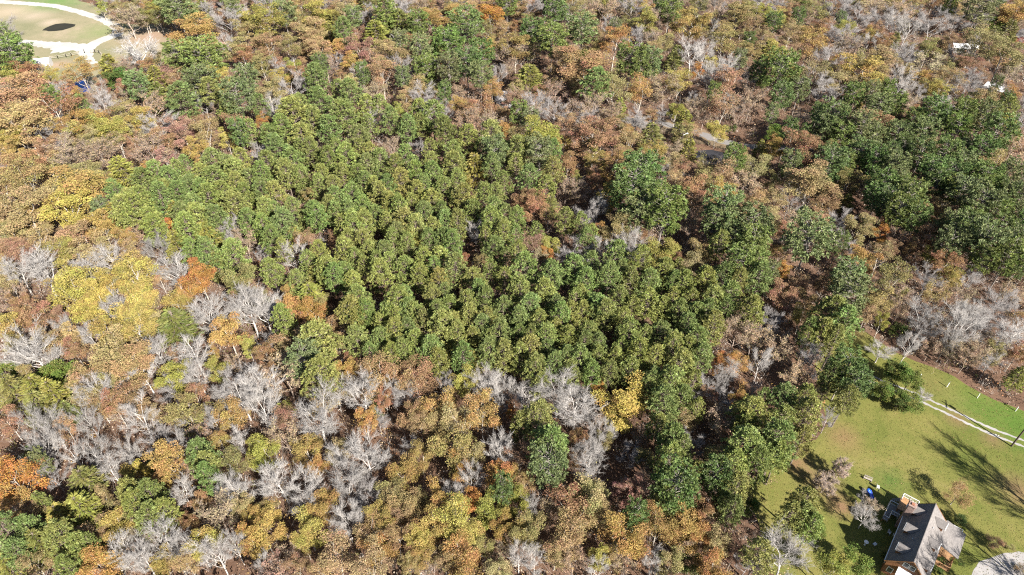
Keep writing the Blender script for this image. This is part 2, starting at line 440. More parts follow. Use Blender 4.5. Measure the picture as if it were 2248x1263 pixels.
for xe in (XA, XB):
    for s in (1, -1):
        o = 0.03 if xe > 0 else -0.03
        MB().slab([(xe-o,0,ZR-.17),(xe-o,s*HW,ZE-.17),(xe+o,s*HW,ZE-.17),(xe+o,0,ZR-.17)] if s*o > 0 else [(xe+o,0,ZR-.17),(xe+o,s*HW,ZE-.17),(xe-o,s*HW,ZE-.17),(xe-o,0,ZR-.17)], .18).build('barge_board', M_TRIM, house)
slope = (ZR - ZE) / HW
def dormer(x, s):
    """A gabled dormer: side walls, front with window, two little roof slopes."""
    yf, yb = s * 2.55, s * 0.45
    zf0 = ZR - 2.55 * slope
    ze, zr, hw = zf0 + 1.0, zf0 + 2.0, 0.95
    d = MB()
    yb2 = s * (ZR - ze) / slope
    d.poly([(x-.78,yf,zf0-.1),(x+.78,yf,zf0-.1),(x+.78,yf,ze+.1),(x,yf,zr-.12),(x-.78,yf,ze+.1)], [(0,1,2,3,4)] if s < 0 else [(4,3,2,1,0)])
    for k in (-1, 1):
        q = [(x+.78*k,yf,zf0-.1),(x+.78*k,yf,ze+.08),(x+.78*k,yb2,ze+.08)]
        d.poly(q, [(0,1,2)] if k*s > 0 else [(2,1,0)])
    dm = d.build('dormer', M_LOG, house)
    yt = s * (ZR - zr) / slope
    yo = yf + s * .22
    for k in (-1, 1):
        e = [(x,yo,zr),(x+k*hw,yo,ze),(x+k*hw,s*(ZR-ze)/slope,ze+.02),(x,yt,zr+.02)]
        if k * s > 0: e = e[::-1]
        MB().slab(e[::-1], .07).build('dormer_roof', M_SHINGLE, dm)
        f = [(x,yo+s*.02,zr+.02),(x+k*hw,yo+s*.02,ze+.02),(x+k*hw,yo+s*.10,ze+.02),(x,yo+s*.10,zr+.02)]
        if k * s > 0: f = f[::-1]
        MB().slab(f[::-1], .16).build('dormer_trim', M_WHITE, dm)
    MB().box(x-.42,x+.42,min(yf,yf+s*.05),max(yf,yf+s*.05),zf0+.15,zf0+1.15).build('window_frame', M_WHITE, dm)
    MB().box(x-.34,x+.34,min(yf+s*.05,yf+s*.065),max(yf+s*.05,yf+s*.065),zf0+.23,zf0+1.07).build('window_pane', M_GLASS, dm)
for x in (5.35, 0.6, -4.1):
    dormer(x - (.35 if x > 5 else 0), 1); dormer(x - .4, -1)
def window(x0, x1, z0, z1, face, pos):
    """A framed window on a gable end ('x') or a long wall ('y')."""
    e = 1 if pos > 0 else -1
    if face == 'x':
        fr = MB().box(min(pos,pos+e*.06),max(pos,pos+e*.06),x0,x1,z0,z1); pn = MB().box(min(pos+e*.06,pos+e*.075),max(pos+e*.06,pos+e*.075),x0+.09,x1-.09,z0+.09,z1-.09)
    else:
        fr = MB().box(x0,x1,min(pos,pos+e*.06),max(pos,pos+e*.06),z0,z1); pn = MB().box(x0+.09,x1-.09,min(pos+e*.06,pos+e*.075),max(pos+e*.06,pos+e*.075),z0+.09,z1-.09)
    f = fr.build('window', M_WHITE, house); pn.build('pane', M_GLASS, f)
window(-.95,-.05,4.5,5.7,'x',WX0); window(.05,.95,4.5,5.7,'x',WX0)
window(1.5,2.4,1.0,2.4,'x',WX0); window(-2.3,-1.4,1.0,2.4,'x',WX0); window(-.5,.5,4.6,5.8,'x',WX1)
for x in (-4.6, -1.6, 2.4): window(x-.5,x+.5,1.0,2.4,'y',WY)
for x in (-4.8, -2.2): window(x-.5,x+.5,1.0,2.4,'y',-WY)
aw = MB().slab([(WX0-.02,1.2,3.75),(WX0-1.75,1.2,3.2),(WX0-1.75,-1.5,3.2),(WX0-.02,-1.5,3.75)],.07).build('awning', M_SHEET, house)
for yy in (1.1,-1.4): MB().tube((WX0-1.7,yy,0),(WX0-1.7,yy,3.14),.06).build('awning_post', M_WHITE, aw)
ch = MB().box(4.0,5.0,2.5,3.6,0,7.1).build('chimney', M_STONE, house, bevel=.06)
MB().box(3.92,5.08,2.42,3.68,7.1,7.28).build('chimney_cap', M_STONE, ch, bevel=.03)
MB().box(4.25,4.75,2.8,3.3,7.28,7.45).build('flue', M_CLAY, ch)
for x, y in ((-1.6, 1.2), (2.6, -1.0)):
    MB().tube((x, y, ZR - abs(y) * slope - .2), (x, y, ZR - abs(y) * slope + .35), .07, n=8).build('vent_pipe', M_METAL, house)
# side porch under its own low roof
pr_ = MB().slab([(1.9,-2.95,4.32),(1.9,-6.4,3.25),(7.7,-6.4,3.25),(7.7,-2.95,4.32)],.16).build('porch_roof', M_SHINGLE, house)
MB().box(.3,9.6,-6.1,-3.05,.75,.9).build('porch_floor', M_DECK, house)
for x in (2.3, 4.7, 7.3): MB().box(x-.09,x+.09,-6.05,-5.87,.9,3.18).build('porch_post', M_TRIM, house)
def railing(pts, z, h=1.0, mat=None, parent=None):
    mat = mat or M_WHITE
    for (a, b) in zip(pts[:-1], pts[1:]):
        L = math.hypot(b[0]-a[0], b[1]-a[1]); n = max(1, round(L / 1.5))
        ro = MB().tube((*a, z+h),(*b, z+h),.06,n=4).build('rail', mat, parent)
        MB().tube((*a, z+.15),(*b, z+.15),.035,n=4).build('bottom_rail', mat, ro)
        for k in range(n+1):
            x, y = a[0]+(b[0]-a[0])*k/n, a[1]+(b[1]-a[1])*k/n
            MB().box(x-.05,x+.05,y-.05,y+.05,z-.5,z+h+.02).build('rail_post', mat, ro)
        bl = MB(); m = max(2, int(L/.16))
        for k in range(1, m):
            x, y = a[0]+(b[0]-a[0])*k/m, a[1]+(b[1]-a[1])*k/m
            bl.tube((x,y,z+.15),(x,y,z+h),.02,n=4,cap=False)
        bo = bl.build('baluster', mat, ro); bo['kind'] = 'stuff'
railing([(7.4,-3.1),(9.5,-3.1),(9.5,-6.0),(7.6,-6.0)], .9, parent=house)
railing([(.4,-3.2),(.4,-6.0),(2.2,-6.0)], .9, mat=M_DECK, parent=house)
# back decks on two levels
MB().box(6.72,9.95,1.75,4.5,1.65,1.8).build('deck_floor', M_DECK, house)
railing([(6.75,1.78),(9.9,1.78),(9.9,4.45),(8.6,4.45)], 1.8, parent=house)
MB().box(5.6,7.7,3.65,5.9,.75,.9).build('deck_floor', M_DECKG, house)
MB().box(3.6,5.6,4.95,5.9,.75,.9).build('deck_floor', M_DECKG, house)
railing([(7.65,4.5),(7.65,5.85),(3.7,5.85),(3.7,5.0),(5.55,5.0),(5.55,3.7)], .9, mat=M_METAL, parent=house)
for x, y in ((6.9,4.3),(9.8,1.9),(9.8,4.3),(7.5,5.8),(3.75,5.8)): MB().box(x-.08,x+.08,y-.08,y+.08,0,1.64 if y < 4.5 else .74).build('deck_post', M_TRIM, house)
for k in range(4): MB().box(8.6-.9*0-.0, 9.5, 4.5+.28*k, 4.78+.28*k, 1.5-.36*k, 1.56-.36*k).build('step', M_DECKG, house)

# ------------------------------------------------------------------ small things about the yard
def plastic_chair(loc, rz, mat, label, group=None):
    t = tag(empty('garden_chair', loc, rz), label, 'chair', group)
    MB().box(-.26,.26,-.25,.25,.38,.43).build('seat', mat, t, bevel=.02)
    MB().slab([(-.27,.24,.42),(.27,.24,.42),(.25,.36,.95),(-.25,.36,.95)][::-1], .04).build('backrest', mat, t)
    for x in (-.23,.23):
        for y in (-.22,.22): MB().tube((x,y,.38),(x*1.1,y*1.15,0),.025,n=6).build('leg', mat, t)
        MB().box(x-.03,x+.03,-.22,.26,.6,.63).build('armrest', mat, t)
def P0(px, py, z=0.0): return ground_at(px, py, z)
plastic_chair(P0(1951,1172), 0.6, M_PLASTIC, 'white chair in the house shadow, the one farther from the eave', 'pale chairs behind the house')
plastic_chair(P0(1962,1178), 2.4, M_PLASTIC, 'white chair in the house shadow, close under the eave', 'pale chairs behind the house')
plastic_chair(P0(1926,1072), 1.2, M_PLASTIC, 'white chair half in the shadow of the dormers', 'pale chairs behind the house')
t = tag(empty('child_slide', P0(1908,1088), 0.3), 'bright blue plastic slide beside the twiggy yard shrub', 'slide')
MB().slab([(-.28,-.9,.18),(.28,-.9,.18),(.28,.35,.95),(-.28,.35,.95)],.06).build('chute', M_BLUE, t, bevel=.02)
MB().lathe([(.30,0),(.36,.5),(.34,1.0),(.2,1.12)],16,(0,.62,0)).build('tower', M_BLUE, t, smooth=True)
for x in (-.3,.3): MB().slab([(x-.03,-.9,.32),(x+.03,-.9,.32),(x+.03,.35,1.1),(x-.03,.35,1.1)],.2).build('side_rail', M_BLUE, t)
t = tag(empty('low_table', P0(1919,1197), 0.5), 'small pale table on the grass in the house shadow', 'table')
MB().box(-.35,.35,-.25,.25,.42,.47).build('tabletop', M_METAL, t)
for x in (-.3,.3):
    for y in (-.2,.2): MB().tube((x,y,0),(x,y,.42),.025,n=6).build('leg', M_METAL, t)
t = tag(empty('bird_bath', P0(1898,1196), 0), 'white bird bath on a slim stand at the shadow edge', 'bird bath')
MB().lathe([(.2,0),(.12,.08),(.06,.2),(.06,.75),(.12,.82)],12).build('stand', M_WHITE, t, smooth=True)
MB().lathe([(.1,.82),(.36,.9),(.4,.97),(.34,.95),(.05,.9)],16).build('basin', M_WHITE, t, smooth=True)
t = tag(empty('chimenea', P0(1897,1244), 0.5), 'squat brown clay fire pot alone on the grass', 'fire pot')
MB().lathe([(.18,.15),(.36,.35),(.4,.6),(.28,.85),(.13,1.0)],14).build('body', M_CLAY, t, smooth=True)
MB().lathe([(.13,1.0),(.11,1.3),(.16,1.36)],12).build('neck', M_CLAY, t, smooth=True)
for k in range(3):
    a = 2.1 * k; MB().tube((.3*math.cos(a),.3*math.sin(a),0),(.2*math.cos(a),.2*math.sin(a),.3),.03,n=6).build('foot', M_POLE, t)
t = tag(empty('garden_bench', P0(1904,1054), -0.55), 'weathered wooden bench on the sunlit grass by the shadow tips', 'bench')
for k in range(3): MB().box(-.75,.75,-.22+.15*k,-.1+.15*k,.42,.46).build('seat_slat', M_FENCE, t)
for k in range(2): MB().box(-.75,.75,.26,.3,.6+.18*k,.72+.18*k).build('back_slat', M_FENCE, t)
for x in (-.68,.68): MB().box(x-.05,x+.05,-.2,.3,0,.42).build('leg', M_FENCE, t)
# slim white tree guards in the upper lawn
for i, (px, py, lab) in enumerate(((2078,850,'white tree guard with two stakes, nearest the leafy grove'), (2145,874,'white tree guard in the middle of the upper lawn'),
                                   (2229,903,'white tree guard near the end of the gravel tracks'), (2018,831,'white tree guard just above the leafy grove'))):
    t = tag(empty('tree_guard', P0(px, py), i * .7), lab, 'tree guard', 'tree guards on the upper lawn')
    MB().tube((0,0,0),(0.04,0,1.35),.075,n=8).build('guard_tube', M_WHITE, t)
    MB().tube((.13,0,0),(.15,.02,1.5 if i else 1.9),.03,n=6).build('stake', M_FENCE, t)
t = tag(empty('utility_pole', P0(2220,980), HROT + .3), 'dark wooden utility pole beside the two gravel tracks', 'utility pole')
MB().tube((0,0,0),(0,0,10.5),.17,.12,n=10).build('post', M_POLE, t)
MB().box(-1.1,1.1,-.06,.06,9.75,9.87).build('crossarm', M_POLE, t)
MB().tube((.32,0,8.4),(.32,0,9.2),.22,n=12).build('transformer', M_METAL, t)
for x in (-.95,-.4,.95): MB().lathe([(.05,9.87),(.07,9.95),(.03,10.05)],8,(x,0,0)).build('insulator', M_WHITE, t)
t = tag(empty('utility_pole', P0(1490,349), .4), 'dark pole with a lamp standing by the wooded road bend', 'utility pole')
MB().tube((0,0,0),(0,0,10.0),.19,.13,n=10).build('post', M_POLE, t)
MB().box(-1.0,1.0,-.06,.06,9.3,9.42).build('crossarm', M_POLE, t)
MB().tube((0,0,8.6),(1.5,0,9.0),.04,n=6).build('lamp_arm', M_METAL, t)
MB().lathe([(.3,8.8),(.34,8.9),(.2,9.1),(.05,9.15)],10,(1.55,0,0)).build('lamp_shade', M_METAL, t)
t = tag(empty('guy_marker', P0(2194,957), 0), 'pale slanting guy guard beside the dark utility pole', 'guy wire guard')
MB().tube((0,0,0.02),(-1.5,-.25,.9),.05,n=6).build('sleeve', M_METAL, t)
MB().tube((0,0,0),(0,0,.25),.06,n=6).build('anchor', M_POLE, t)
# farm shed and fence at the meadow
sp = P0(95, 147)
t = tag(empty('farm_shed', sp, 0.28), 'small white metal shed at the meadow edge', 'shed')
MB().box(-3.4,3.4,-2.2,2.2,0,2.5).poly([(-3.4,-2.2,2.5),(-3.4,2.2,2.5),(-3.4,0,3.5)],[(0,2,1)]).poly([(3.4,-2.2,2.5),(3.4,2.2,2.5),(3.4,0,3.5)],[(0,1,2)]).build('wall', M_METAL, t)
MB().slab([(-3.6,0,3.62),(-3.6,-2.5,2.5),(3.6,-2.5,2.5),(3.6,0,3.62)],.08).build('roof_slope', M_SHEET, t)
MB().slab([(3.6,0,3.617),(3.6,2.5,2.5),(-3.6,2.5,2.5),(-3.6,0,3.617)],.08).build('roof_slope', M_SHEET, t)
MB().box(-1.0,1.0,-2.26,-2.2,0,2.1).build('door', M_FENCE, t)
def rail_fence(line, label, nb=None):
    Pp = np.array([ground_at(*p)[:2] for p in line])
    t = tag(empty('rail_fence', (Pp[0][0], Pp[0][1], 0)), label, 'fence')
    for a, b in zip(Pp[:-1], Pp[1:]):
        L = np.linalg.norm(b - a); n = max(1, round(L / 3.2))
        for k in range(n + 1):
            q = a + (b - a) * k / n - Pp[0]
            MB().box(q[0]-.11,q[0]+.11,q[1]-.11,q[1]+.11,0,1.5+.15*((k*7)%3)).build('post', M_FENCE, t)
            if k < n:
                q2 = a + (b - a) * (k + 1) / n - Pp[0]
                for z in (.6, 1.2): MB().tube((*q, z),(*q2, z + .05),.07,n=5).build('rail', M_FENCE, t)
rail_fence([(112,131),(128,129),(146,126),(158,124),(173,121)], 'weathered rail fence between the white shed and the gravel fork')
rail_fence([(201,118),(209,116),(218,117),(224,123)], 'short weathered rail fence beyond the gravel fork')
# houses all but hidden by the trees
def cottage(name, loc, rz, L, W, he, hr, mw, mr, label):
    t = tag(empty(name, loc, rz), label, 'house')
    MB().box(-L/2,L/2,-W/2,W/2,0,he).poly([(-L/2,-W/2,he),(-L/2,W/2,he),(-L/2,0,hr-.1)],[(0,2,1)]).poly([(L/2,-W/2,he),(L/2,W/2,he),(L/2,0,hr-.1)],[(0,1,2)]).build('wall', mw, t)
    o = .5; e = he - o * (hr - he) / (W / 2)
    MB().slab([(-L/2-o,0,hr),(-L/2-o,-W/2-o,e),(L/2+o,-W/2-o,e),(L/2+o,0,hr)],.15).build('roof_slope', mr, t)
    MB().slab([(L/2+o,0,hr-.003),(L/2+o,W/2+o,e),(-L/2-o,W/2+o,e),(-L/2-o,0,hr-.003)],.15).build('roof_slope', mr, t)
    d = MB().box(-.5,.5,-W/2-.06,-W/2,0,2.1).build('door', M_TRIM, t)
    for x in (-L/3, L/3):
        f = MB().box(x-.6,x+.6,-W/2-.05,-W/2,1,2.3).build('window', M_WHITE, t)
        MB().box(x-.5,x+.5,-W/2-.065,-W/2-.05,1.1,2.2).build('pane', M_GLASS, f)
cottage('cottage', P0(1135,230), -0.25, 14, 7.5, 2.8, 4.8, M_WHITE, M_GREYR, 'white walled cottage with pale grey roof glimpsed through bare trees')
cottage('cottage', P0(2250,90), 0.9, 10, 7, 2.6, 4.4, M_RED, M_GREYR, 'red walled cottage with grey roof glimpsed at the picture edge')
cottage('barn', P0(2186,206), -0.95, 8, 3.4, 2.4, 3.4, M_METAL, M_SHEET, 'white roofed barn glimpsed between olive and grey trees')
cottage('barn', P0(2112,114), -0.1, 9, 3.6, 2.6, 3.6, M_METAL, M_SHEET, 'white roofed barn almost hidden under dark olive oaks')

# ------------------------------------------------------------------ trees: one set of meshes per habit, shared by the copies
def unit(v): return v / np.maximum(np.linalg.norm(v, axis=-1, keepdims=True), 1e-9)

class Wood:
    """Tapered limbs gathered into one bark mesh."""
    def __init__(s): s.v, s.f4, s.f3, s.n = [], [], [], 0
    def limb(s, P, R, k=5):
        P = np.asarray(P, float); m = len(P)
        T = unit(np.gradient(P, axis=0))
        ref = np.where(np.abs(T[:, 2:3]) < .9, np.array([[0, 0, 1.0]]), np.array([[1.0, 0, 0]]))
        A = unit(np.cross(T, ref)); B = np.cross(T, A)
        th = np.arange(k) * 2 * math.pi / k
        ring = P[:, None] + (A[:, None] * np.cos(th)[None, :, None] + B[:, None] * np.sin(th)[None, :, None]) * np.asarray(R)[:, None, None]
        s.v.append(ring.reshape(-1, 3))
        i = np.arange(m - 1)[:, None] * k + np.arange(k)[None]
        j = np.arange(m - 1)[:, None] * k + (np.arange(k)[None] + 1) % k
        s.f4.append(np.stack([i, j, j + k, i + k], -1).reshape(-1, 4) + s.n)
        s.n += m * k
    def spikes(s, P, D, L, W):
        """Thin three-sided twigs."""
        n = len(P); D = unit(D)
        A = unit(np.cross(D, np.array([0.3, 0.5, 0.81]))); B = np.cross(D, A)
        L = np.asarray(L)[:, None]; W = np.asarray(W)[:, None]
        v = np.stack([P + A * W, P - A * W * .5 + B * W * .87, P - A * W * .5 - B * W * .87, P + D * L], 1).reshape(-1, 3)
        b = np.arange(n)[:, None] * 4 + s.n
        s.f3.append(np.concatenate([b + [0, 1, 3], b + [1, 2, 3], b + [2, 0, 3]]))
        s.v.append(v); s.n += n * 4
    def mesh(s, name):
        fs = []
        if s.f4: fs.append(np.concatenate(s.f4))
        if s.f3: fs.append(np.concatenate(s.f3))
        return mesh_np(name, np.concatenate(s.v), fs, [M_BARK], smooth=True)

def blades(C, D, L, W, r, droop=0.0):
    """Kite-shaped leaves or needle sprays from points C along D."""
    D = unit(D); n = len(C)
    A = unit(np.cross(D, unit(r.normal(size=(n, 3)))))
    L = np.broadcast_to(np.asarray(L, float), (n,))[:, None]; W = np.broadcast_to(np.asarray(W, float), (n,))[:, None]
    tip = C + D * L; tip[:, 2] -= droop * L[:, 0]
    mid = C + D * L * .55
    v = np.stack([C, mid + A * W * .5, tip, mid - A * W * .5], 1).reshape(-1, 3)
    return v, np.arange(n * 4).reshape(n, 4)

def tint_of(r, n, groups, v=0.16, h=1.0):
    """Natural difference in brightness and hue: from spray to spray, and a little leaf to leaf."""
    g = int(groups.max()) + 1
    gv, gh = r.normal(1, v, g), r.normal(0, .45, g)
    out = np.zeros((n, 3))
    gt = r.normal(0, .5, g); out[:, 2] = np.clip(gt[groups] + r.normal(0, .3, n), -1, 1)
    out[:, 0] = np.clip(gv[groups] * r.normal(1, .12, n), .45, 1.7); out[:, 1] = (gh[groups] + r.normal(0, .25, n)) * h
    return out

def rand_dirs(r, n): return unit(r.normal(size=(n, 3)))

def make_pine(seed, h=16.0, rad=3.1, base=0.42, nb=96, shape='cone', tuft=0.47, per=18, sweep=0.35):
    r = np.random.default_rng(seed); w = Wood()
    zs = np.linspace(0, h * .97, 9)
    ax = np.c_[np.cumsum(r.normal(0, .06, 9)), np.cumsum(r.normal(0, .06, 9)), zs]; ax[0, :2] = 0
    w.limb(ax, np.interp(zs, [0, h], [.23, .05]), 7)
    at = lambda z: np.array([np.interp(z, zs, ax[:, 0]), np.interp(z, zs, ax[:, 1]), z])
    tc, td, tg, ts = [], [], [], []
    for i in range(nb):
        u = (i + .5) / nb; z = h * (base + (1 - base) * u ** .92)
        if shape == 'cone': pr = np.interp(u, [0, .12, .3, .6, .85, 1], [.66, .96, 1, .72, .36, .08])
        else: pr = np.interp(u, [0, .15, .4, .7, .9, 1], [.55, .9, 1, .95, .7, .35])
        L = rad * pr * r.uniform(.72, 1.12)
        az = i * 2.39996 + r.normal(0, .35)
        up = np.interp(u, [0, 1], [-.05, .75]) + r.normal(0, .12)
        p0 = at(min(z, h * .965)); d = np.array([math.cos(az), math.sin(az), up * .8])
        p1 = p0 + d * L * .55; p2 = p0 + d * L + np.array([0, 0, sweep * L * .45])
        w.limb([p0, p1, p2], [.035 + .012 * L, .025 + .006 * L, .012], 4)
        nt = max(2, int(round(L * 1.5)))
        for k in range(nt):
            f = 1 - .62 * k / max(nt, 1) * r.uniform(.8, 1.2) if k else 1.0
            q = p0 + (p2 - p0) * f + (p1 - (p0 + p2) / 2) * (4 * f * (1 - f)) * .5
            side = np.array([-d[1], d[0], 0]) * r.normal(0, .28 * L * (.4 + .6 * (k > 0)))
            tc.append(q + side * .8 + np.array([0, 0, r.uniform(0, .3)])); td.append(unit(d + np.array([0, 0, .9]) + side * .3)); ts.append(tuft * r.uniform(.75, 1.25)); tg.append(len(tg))
    tc.append(at(h * .97)); td.append(np.array([0, 0, 1.0])); ts.append(tuft); tg.append(len(tg))
    tc, td, ts = np.array(tc), np.array(td), np.array(ts)
    C = np.repeat(tc, per, 0); G = np.repeat(np.arange(len(tc)), per)
    D = unit(rand_dirs(r, len(C)) + np.repeat(td, per, 0) * .75)
    S = np.repeat(ts, per)
    C = C + D * S[:, None] * .12
    v, f = blades(C, D, S * r.uniform(.8, 1.25, len(C)), S * r.uniform(.24, .36, len(C)), r)
    return dict(trunk=w.mesh('pine_trunk'), crown=mesh_np('pine_crown', v, f, [M_NEEDLE], tint=tint_of(r, len(f), G)), h=h, w=2 * rad)

def make_feather(seed, h=13.0, rad=3.3):
    """A soft conifer whose sprays lie along drooping boughs."""
    r = np.random.default_rng(seed); w = Wood()
    w.limb([(0, 0, 0), (0.1, 0, h * .5), (0, .1, h * .98)], [.2, .12, .03], 7)
    Cs, Ds, Gs = [], [], []
    nb = 76
    for i in range(nb):
        u = (i + .5) / nb; z = h * (.22 + .76 * u)
        L = rad * np.interp(u, [0, .2, .5, .8, 1], [.8, 1, .8, .45, .12]) * r.uniform(.75, 1.15)
        az = i * 2.39996 + r.normal(0, .3); d = np.array([math.cos(az), math.sin(az), .25])
        p0 = np.array([0, 0, z]); p2 = p0 + d * L + np.array([0, 0, -.08 * L * L / rad * 1.5])
        w.limb([p0, p0 + d * L * .5, p2], [.05, .03, .012], 4)
        n = int(26 + 26 * L / rad)
        f = r.uniform(.2, 1, n) ** .8
        c = p0 + (p2 - p0) * f[:, None]; s = np.array([-d[1], d[0], 0])
        side = r.choice([-1, 1], n)
        c = c + s * (side * r.uniform(0, .3, n) * L * (1.15 - f))[:, None]
        Cs.append(c); Ds.append(unit(d * 1.0 + s * side[:, None] * .7 + r.normal(0, .25, (n, 3)) + np.array([0, 0, -.05]))); Gs.append(np.full(n, i))
    C, D, G = np.concatenate(Cs), np.concatenate(Ds), np.concatenate(Gs)
    v, f = blades(C, D, r.uniform(.5, .95, len(C)), r.uniform(.13, .26, len(C)), r, .12)
    return dict(trunk=w.mesh('cedar_trunk'), crown=mesh_np('cedar_crown', v, f, [M_NEEDLE], tint=tint_of(r, len(f), G, .13)), h=h, w=2 * rad)

def grow(r, h, rad, fork=0.34, n1=(6, 8), n2=(4, 6), spread=0.75, thick=1.0):
    """A broadleaf skeleton: trunk, limbs, boughs; returns the bark and the bough ends with their directions."""
    w = Wood(); ends = []
    lean = r.normal(0, .03, 2)
    zt = h * r.uniform(.55, .72)
    tr = np.array([[0, 0, 0], [lean[0] * h * .3, lean[1] * h * .3, h * .3], [lean[0] * h + r.normal(0, .15), lean[1] * h + r.normal(0, .15), zt]])
    R0 = (.0085 * h + .04) * thick
    w.limb(tr, [R0 * 1.1, R0 * .85, R0 * .45], 8)
    k1 = r.integers(*n1, endpoint=True)
    limbs = []
    for i in range(k1):
        f = fork + (1 - fork) * (i + r.uniform(.2, .8)) / k1; f = min(f, .99)
        z = zt * f; p0 = np.array([np.interp(z, tr[:, 2], tr[:, 0]), np.interp(z, tr[:, 2], tr[:, 1]), z])
        az = i * 2.39996 + r.normal(0, .4)
        t = (f - fork) / (1 - fork)
        out = rad * np.interp(t, [0, .4, 1], [.85, .95, .45]) * r.uniform(.75, 1.05)
        zend = min(h * .97, z + (h - z) * np.interp(t, [0, 1], [.42, .92]) * r.uniform(.8, 1.05))
        p3 = np.array([p0[0] + math.cos(az) * out * spread, p0[1] + math.sin(az) * out * spread, zend])
        p1 = p0 + (p3 - p0) * np.array([.4, .4, .28]) + r.normal(0, .18, 3)
        p2 = p0 + (p3 - p0) * np.array([.72, .72, .62]) + r.normal(0, .22, 3)
        ra = R0 * np.interp(t, [0, 1], [.48, .34])
        w.limb([p0, p1, p2, p3], [ra, ra * .8, ra * .55, ra * .25], 6)
        limbs.append((np.array([p0, p1, p2, p3]), ra, az))
    for P, ra, az in limbs:
        for k in range(r.integers(*n2, endpoint=True)):
            f = r.uniform(.9, 2.9); i = int(f); q = P[i] + (P[i + 1] - P[i]) * (f - i)
            d = unit(unit(P[i + 1] - P[i]) * .8 + np.array([math.cos(az + r.normal(0, 1.1)), math.sin(az + r.normal(0, 1.1)), r.uniform(.1, .9)]) * .95)
            L = rad * r.uniform(.28, .52)
            e = q + d * L + np.array([0, 0, .1 * L]); m = q + d * L * .5 + r.normal(0, .1, 3)
            rb = ra * np.interp(f, [0, 3], [.5, .28])
            w.limb([q, m, e], [rb, rb * .7, rb * .3], 5)
            ends.append((np.array([q, m, e]), rb))
        ends.append((P[1:], ra * .3))
    return w, ends

def make_leafy(seed, h=14.0, rad=4.0, leaf=.32, dens=1.0, lobes_r=.9, **kw):
    r = np.random.default_rng(seed); w, ends = grow(r, h, rad, **kw)
    cs = []
    for P, rb in ends:
        cs.append(P[-1])
        if r.random() < .75: cs.append(P[-2] * .45 + P[-1] * .55 + r.normal(0, .3, 3))
    cs = np.array(cs); n = len(cs)
    lr = lobes_r * r.uniform(.65, 1.25, n) * rad / 4
    per = (46 * dens * r.uniform(.5, 1.3, n) * (lr / .9) ** 1.6).astype(int) + 10
    G = np.repeat(np.arange(n), per)
    d = rand_dirs(r, len(G)); d[:, 2] = np.abs(d[:, 2]) * .9 - .15
    C = cs[G] + d * (lr[G] * r.uniform(.35, 1.05, len(G)) ** .6)[:, None] * np.array([1.1, 1.1, .8])
    D = unit(d * .6 + rand_dirs(r, len(G)) * .9)
    v, f = blades(C, D, leaf * r.uniform(.7, 1.5, len(G)), leaf * r.uniform(.6, 1.0, len(G)), r)
    tw = w
    hh = max(h, C[:, 2].max())
    return dict(trunk=tw.mesh('broadleaf_trunk'), crown=mesh_np('broadleaf_crown', v, f, [M_LEAF], tint=tint_of(r, len(f), G, .15)), h=hh, w=2 * np.percentile(np.hypot(C[:, 0], C[:, 1]), 93))

def make_bare(seed, h=14.0, rad=3.8, fine=1.0, leaves=0, tw=.026, **kw):
    r = np.random.default_rng(seed); w, ends = grow(r, h, rad, **kw)
    t = Wood(); tips = []
    SP, SD, SL, SW = [], [], [], []
    for P, rb in ends:
        for k in range(int(5.5 * fine) + 1):
            f = r.uniform(.25, 1.98); i = int(f); q = P[i] + (P[i + 1] - P[i]) * (f - i)
            d = unit(unit(P[i + 1] - P[i]) * .85 + rand_dirs(r, 1)[0] * .7 + np.array([0, 0, .5]))
            L = rad * r.uniform(.18, .36)
            m, e = q + d * L * .5 + r.normal(0, .05, 3), q + d * L + np.array([0, 0, .1 * L])
            t.limb([q, m, e], [max(.018, rb * .4), .017, .008], 3)
            for j in range(int(5 * fine)):
                g = r.uniform(.15, 1); s = q + (e - q) * g
                SP.append(s); SD.append(unit(d * .7 + rand_dirs(r, 1)[0] * .8 + np.array([0, 0, .35]))); SL.append(rad * r.uniform(.09, .24)); SW.append(tw * r.uniform(.7, 1.2))
    SP, SD, SL, SW = map(np.array, (SP, SD, SL, SW))
    t.spikes(SP, SD, SL, SW)
    out = dict(trunk=w.mesh('bare_trunk'), crown=t.mesh('bare_crown'), h=max(h, SP[:, 2].max()), w=2 * np.percentile(np.hypot(SP[:, 0], SP[:, 1]), 93))
    if leaves:
        k = r.integers(0, len(SP), leaves); k.sort()
        C = SP[k] + unit(SD[k]) * (SL[k] * r.uniform(.2, 1.1, leaves))[:, None]
        v, f = blades(C, rand_dirs(r, leaves), r.uniform(.13, .28, leaves), r.uniform(.1, .2, leaves), r)
        out['leaf'] = mesh_np('withered_foliage', v, f, [M_LEAF], tint=tint_of(r, leaves, k // 60, .15))
    return out

